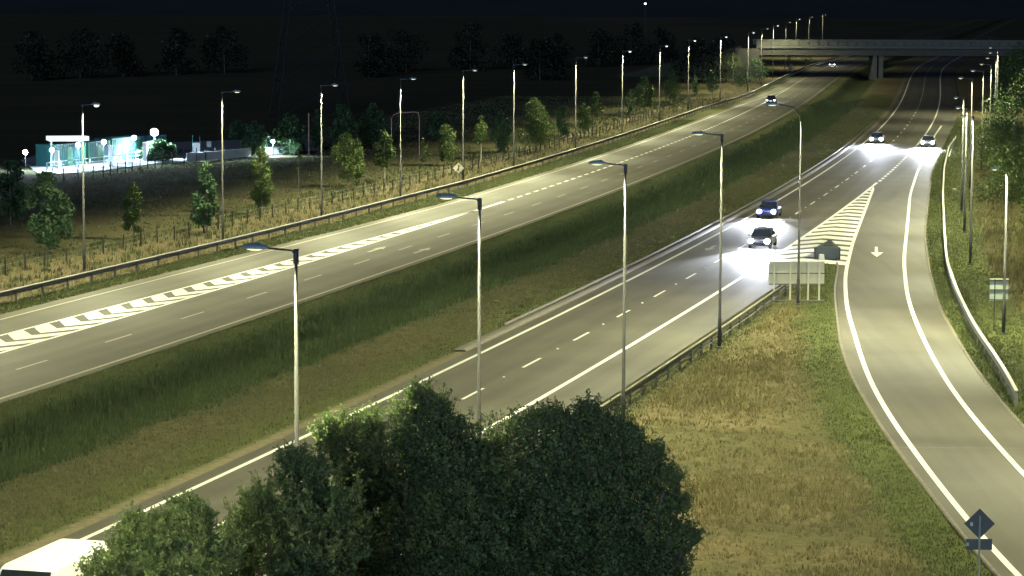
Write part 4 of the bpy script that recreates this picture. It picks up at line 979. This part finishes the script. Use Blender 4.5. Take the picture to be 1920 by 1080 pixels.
# railing
ra = [gnd(*q) for q in ((88,325),(148,318),(208,311),(262,302),(300,297))]
f_, l_ = polyfn(ra)
r = empty('guard_rail', ra[0], label='white post and rail guard rail along the front of the floodlit yard', cat='railing'); b = Vector(ra[0])
pp = None
for t in np.arange(0, l_, 3.3):
    if pp is None: pp = MB().box((0,0,.6), (.12,.12,1.2)).build('post', m_wr, r); o = pp
    else: o = pp.copy(); COL.objects.link(o); o.parent = r
    o.location = f_(t)-b
for z in (1.15,.7): MB().tube([q-b+Vector((0,0,z)) for q in ra], .06, 6).build('rail', m_wr, r)
# containers
def container(px0, px1, by, hpx, col, label, ribs=True):
    a = gnd(px0, by); c = gnd(px1, by-(px1-px0)*.09); m = mpp(a.y); h = hpx*m; d = c-a; L_ = d.length; rz = math.atan2(d.y, d.x)
    r = empty('storage_container', a, rz, label=label, cat='container')
    MB().box((L_/2,1.25,h/2+.05), (L_,2.4,h)).build('body', col, r, bevel=.03)
    if ribs:
        rb = MB()
        for k in range(int(L_/.35)): rb.box((.2+k*.35,.03,h/2+.05), (.12,.06,h*.9))
        rb.build('side_ribs', col, r)
    for q in (.06, L_-.06): MB().box((q,.0,h/2+.05), (.14,.12,h+.02)).build('corner_post', m_green, r)
    MB().box((L_*.5,-.02,h*.45), (.8,.05,h*.8)).build('door', m_green, r)
    return r
container(100, 160, 314, 42, m_teal, 'teal storage container at the left, behind the rail')
container(166, 206, 307, 40, m_teal, 'short teal container in the middle of the yard')
container(210, 262, 303, 42, m_teal, 'ribbed teal container right of the middle floodlight')
container(263, 312, 296, 40, mat('blue_grey_container', (.05,.12,.18), .5, var=.1), 'blue-grey container behind the brightest floodlight')
# canopy
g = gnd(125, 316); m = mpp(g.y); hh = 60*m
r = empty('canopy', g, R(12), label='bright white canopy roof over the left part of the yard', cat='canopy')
MB().prism([(-2,-.6),(1.8,-1),(2.6,.4),(2.2,2.2),(-2.2,2)], hh-.5, hh).build('roof', mat('self_glowing_canopy', (.8,.8,.8), .5, emit=(.8,.92,1), estr=1.1), r, bevel=.05)  # roof emits a little itself, standing in for floodlight on the white
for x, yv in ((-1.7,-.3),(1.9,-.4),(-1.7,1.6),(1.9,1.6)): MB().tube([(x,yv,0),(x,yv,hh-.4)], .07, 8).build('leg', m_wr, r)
flood(48, 318, 285, 1500, 'small floodlight at the far left, outside the yard')
flood(98, 322, 281, 4200, 'floodlight on the left under the white canopy')
flood(147, 316, 272, 4200, 'floodlight left of the first far lamp pole')
flood(195, 310, 266, 4200, 'floodlight in the middle of the yard, right of the first far lamp pole')
flood(252, 302, 258, 3000, 'smaller floodlight left of the brightest one')
flood(290, 301, 248, 42000, 'brightest and tallest floodlight at the right end of the yard', .46)
flood(512, 292, 265, 5000, 'lone small white light below the dim tree', .2)
for px, by, hpx in ((96,318,36),(197,312,40),(262,303,36)):
    g = gnd(px, by); m = mpp(g.y); MB().box((g.x+.6,g.y+.3,hpx*m/2), (.5,.5,hpx*m)).build('yard_cabinet', m_wr, bevel=.03, label='tall white cabinet standing %s' % {96:'beneath the left floodlight',197:'beside the middle floodlight',262:'left of the brightest floodlight'}[px], cat='cabinet')
# ticket machine, small boards right of the yard
g = gnd(368, 296); m = mpp(g.y)
r = empty('information_board', g, 0, label='white framed board with a tall hooped frame right of the yard', cat='board')
MB().box((0,0,1.1), (.9,.1,1.5)).build('panel', m_wr, r); MB().tube([(-.45,.1,0),(-.45,.1,2.7),(.45,.1,2.7),(.45,.1,0)], .05, 6).build('frame', m_teal, r)
g = gnd(392, 290); r = empty('small_board', g, 0, label='small bluish board right of the hooped frame', cat='board'); MB().box((0,0,1.3), (.55,.06,.7)).build('panel', m_wall, r); MB().tube([(0,.05,0),(0,.05,1.6)], .04, 6).build('post', m_steel, r)
# pale boundary wall in panels
def wall(pts, h, label):
    a = gnd(*pts[0]); r = empty('boundary_wall', a, 0, label=label, cat='wall'); q = [gnd(*p)-a for p in pts]; mb = MB()
    for u, v in zip(q[:-1], q[1:]):
        c = (u+v)/2; d = v-u; mb.box((c.x, c.y, h/2), (d.length, .14, h), math.atan2(d.y, d.x))
    mb.build('panels', m_wall, r); cp = MB()
    for u, v in zip(q[:-1], q[1:]):
        c = (u+v)/2; d = v-u; cp.box((c.x, c.y, h+.03), (d.length, .24, .06), math.atan2(d.y, d.x))
    cp.build('coping', m_wall, r)
wall([(350,304),(400,300),(470,293)], 1.0, 'pale low boundary wall lit blue, right of the yard')
wall([(497,291),(540,289)], .9, 'short pale wall beneath the lone white light')
wall([(552,287),(570,282)], .9, 'short angled pale wall left of the third far lamp')
wall([(574,284),(602,281)], .5, 'low dim wall fragment just left of the third far lamp')
# steel hoop frame and pole
m_hoop = mat('faded_pink_steel', (.40,.22,.22), .6, var=.15)
g = gnd(734, 292); g2 = gnd(771, 290); m = mpp(g.y)
r = empty('hoop_frame', g, 0, label='thin pinkish steel hoop standing behind the fourth far lamp', cat='frame')
w = (g2-g).length; h1 = 80*m; MB().tube([(0,0,0),(0,0,h1-.7),(.3,0,h1-.2),(.8,0,h1),(w-.7,.1,h1+.15),(w-.15,.1,h1+.05),(w,.1,h1-.6),(w,.1,0)], .06, 8).build('hoop', m_hoop, r)
g = gnd(579, 290); m = mpp(g.y); r = empty('marker_pole', g, 0, label='thin pinkish pole left of the third far lamp', cat='pole'); MB().tube([(0,0,0),(0,0,76*m)], .07, 8).build('shaft', m_hoop, r)
MB().tube([(0,0,76*m),(0,0,76*m+.12)], .1, 8).build('cap', m_hoop, r)

# ------------------------------------------------------------------ lattice pylon in the dark
r = empty('electricity_pylon', ((580-960)/F_PX*450, 450, 0), R(12), label='faint lattice electricity pylon in the dark sky behind the third far lamp', cat='pylon')
m_pyl = mat('dull_pylon_steel', (.009,.011,.014), .8); py = MB(); H_ = 46; hw = lambda z: 5.2*(1-z/H_)**1.15+.7
lv = [0,6,12,17.5,22.5,27,31,34.5,38,41,44]
for z0_, z1_ in zip(lv[:-1], lv[1:]):
    a, b = hw(z0_), hw(z1_); c0_ = [(-a,-a),(a,-a),(a,a),(-a,a)]; c1_ = [(-b,-b),(b,-b),(b,b),(-b,b)]
    for k in range(4):
        k2 = (k+1) % 4; py.tube([(*c0_[k],z0_),(*c1_[k],z1_)], .13, 4); py.tube([(*c0_[k],z0_),(*c1_[k2],z1_)], .07, 4); py.tube([(*c0_[k2],z0_),(*c1_[k],z1_)], .07, 4); py.tube([(*c1_[k],z1_),(*c1_[k2],z1_)], .07, 4)
py.build('tower', m_pyl, r)
for z in (27.5,34,41):
    am = MB(); L_ = 9 if z < 30 else 7.5
    for sx in (-1, 1): am.tube([(sx*.8,.6,z),(sx*L_,0,z+.3)], .08, 4); am.tube([(sx*.8,-.6,z),(sx*L_,0,z+.3)], .08, 4); am.tube([(sx*.8,0,z+2.2),(sx*L_,0,z+.3)], .08, 4)
    am.build('crossarm', m_pyl, r)
# one far lit window-like lamp high in the dark
g = Vector(((1206-960)/F_PX*1500, 1500, 0)); zl = CH-(7+3)*1500/F_PX
r = empty('distant_light', g, 0, label='tiny white light alone in the darkness at the top of the photo', cat='light')
MB().tube([(0,0,0),(0,0,zl)], .12, 6).build('pole', m_steel, r); MB().box((0,-.1,zl), (1.1,.4,.7)).build('lamp_glass', mat('distant_lamp_glass', (1,1,1), .3, emit=(.9,.93,1), estr=6), r)
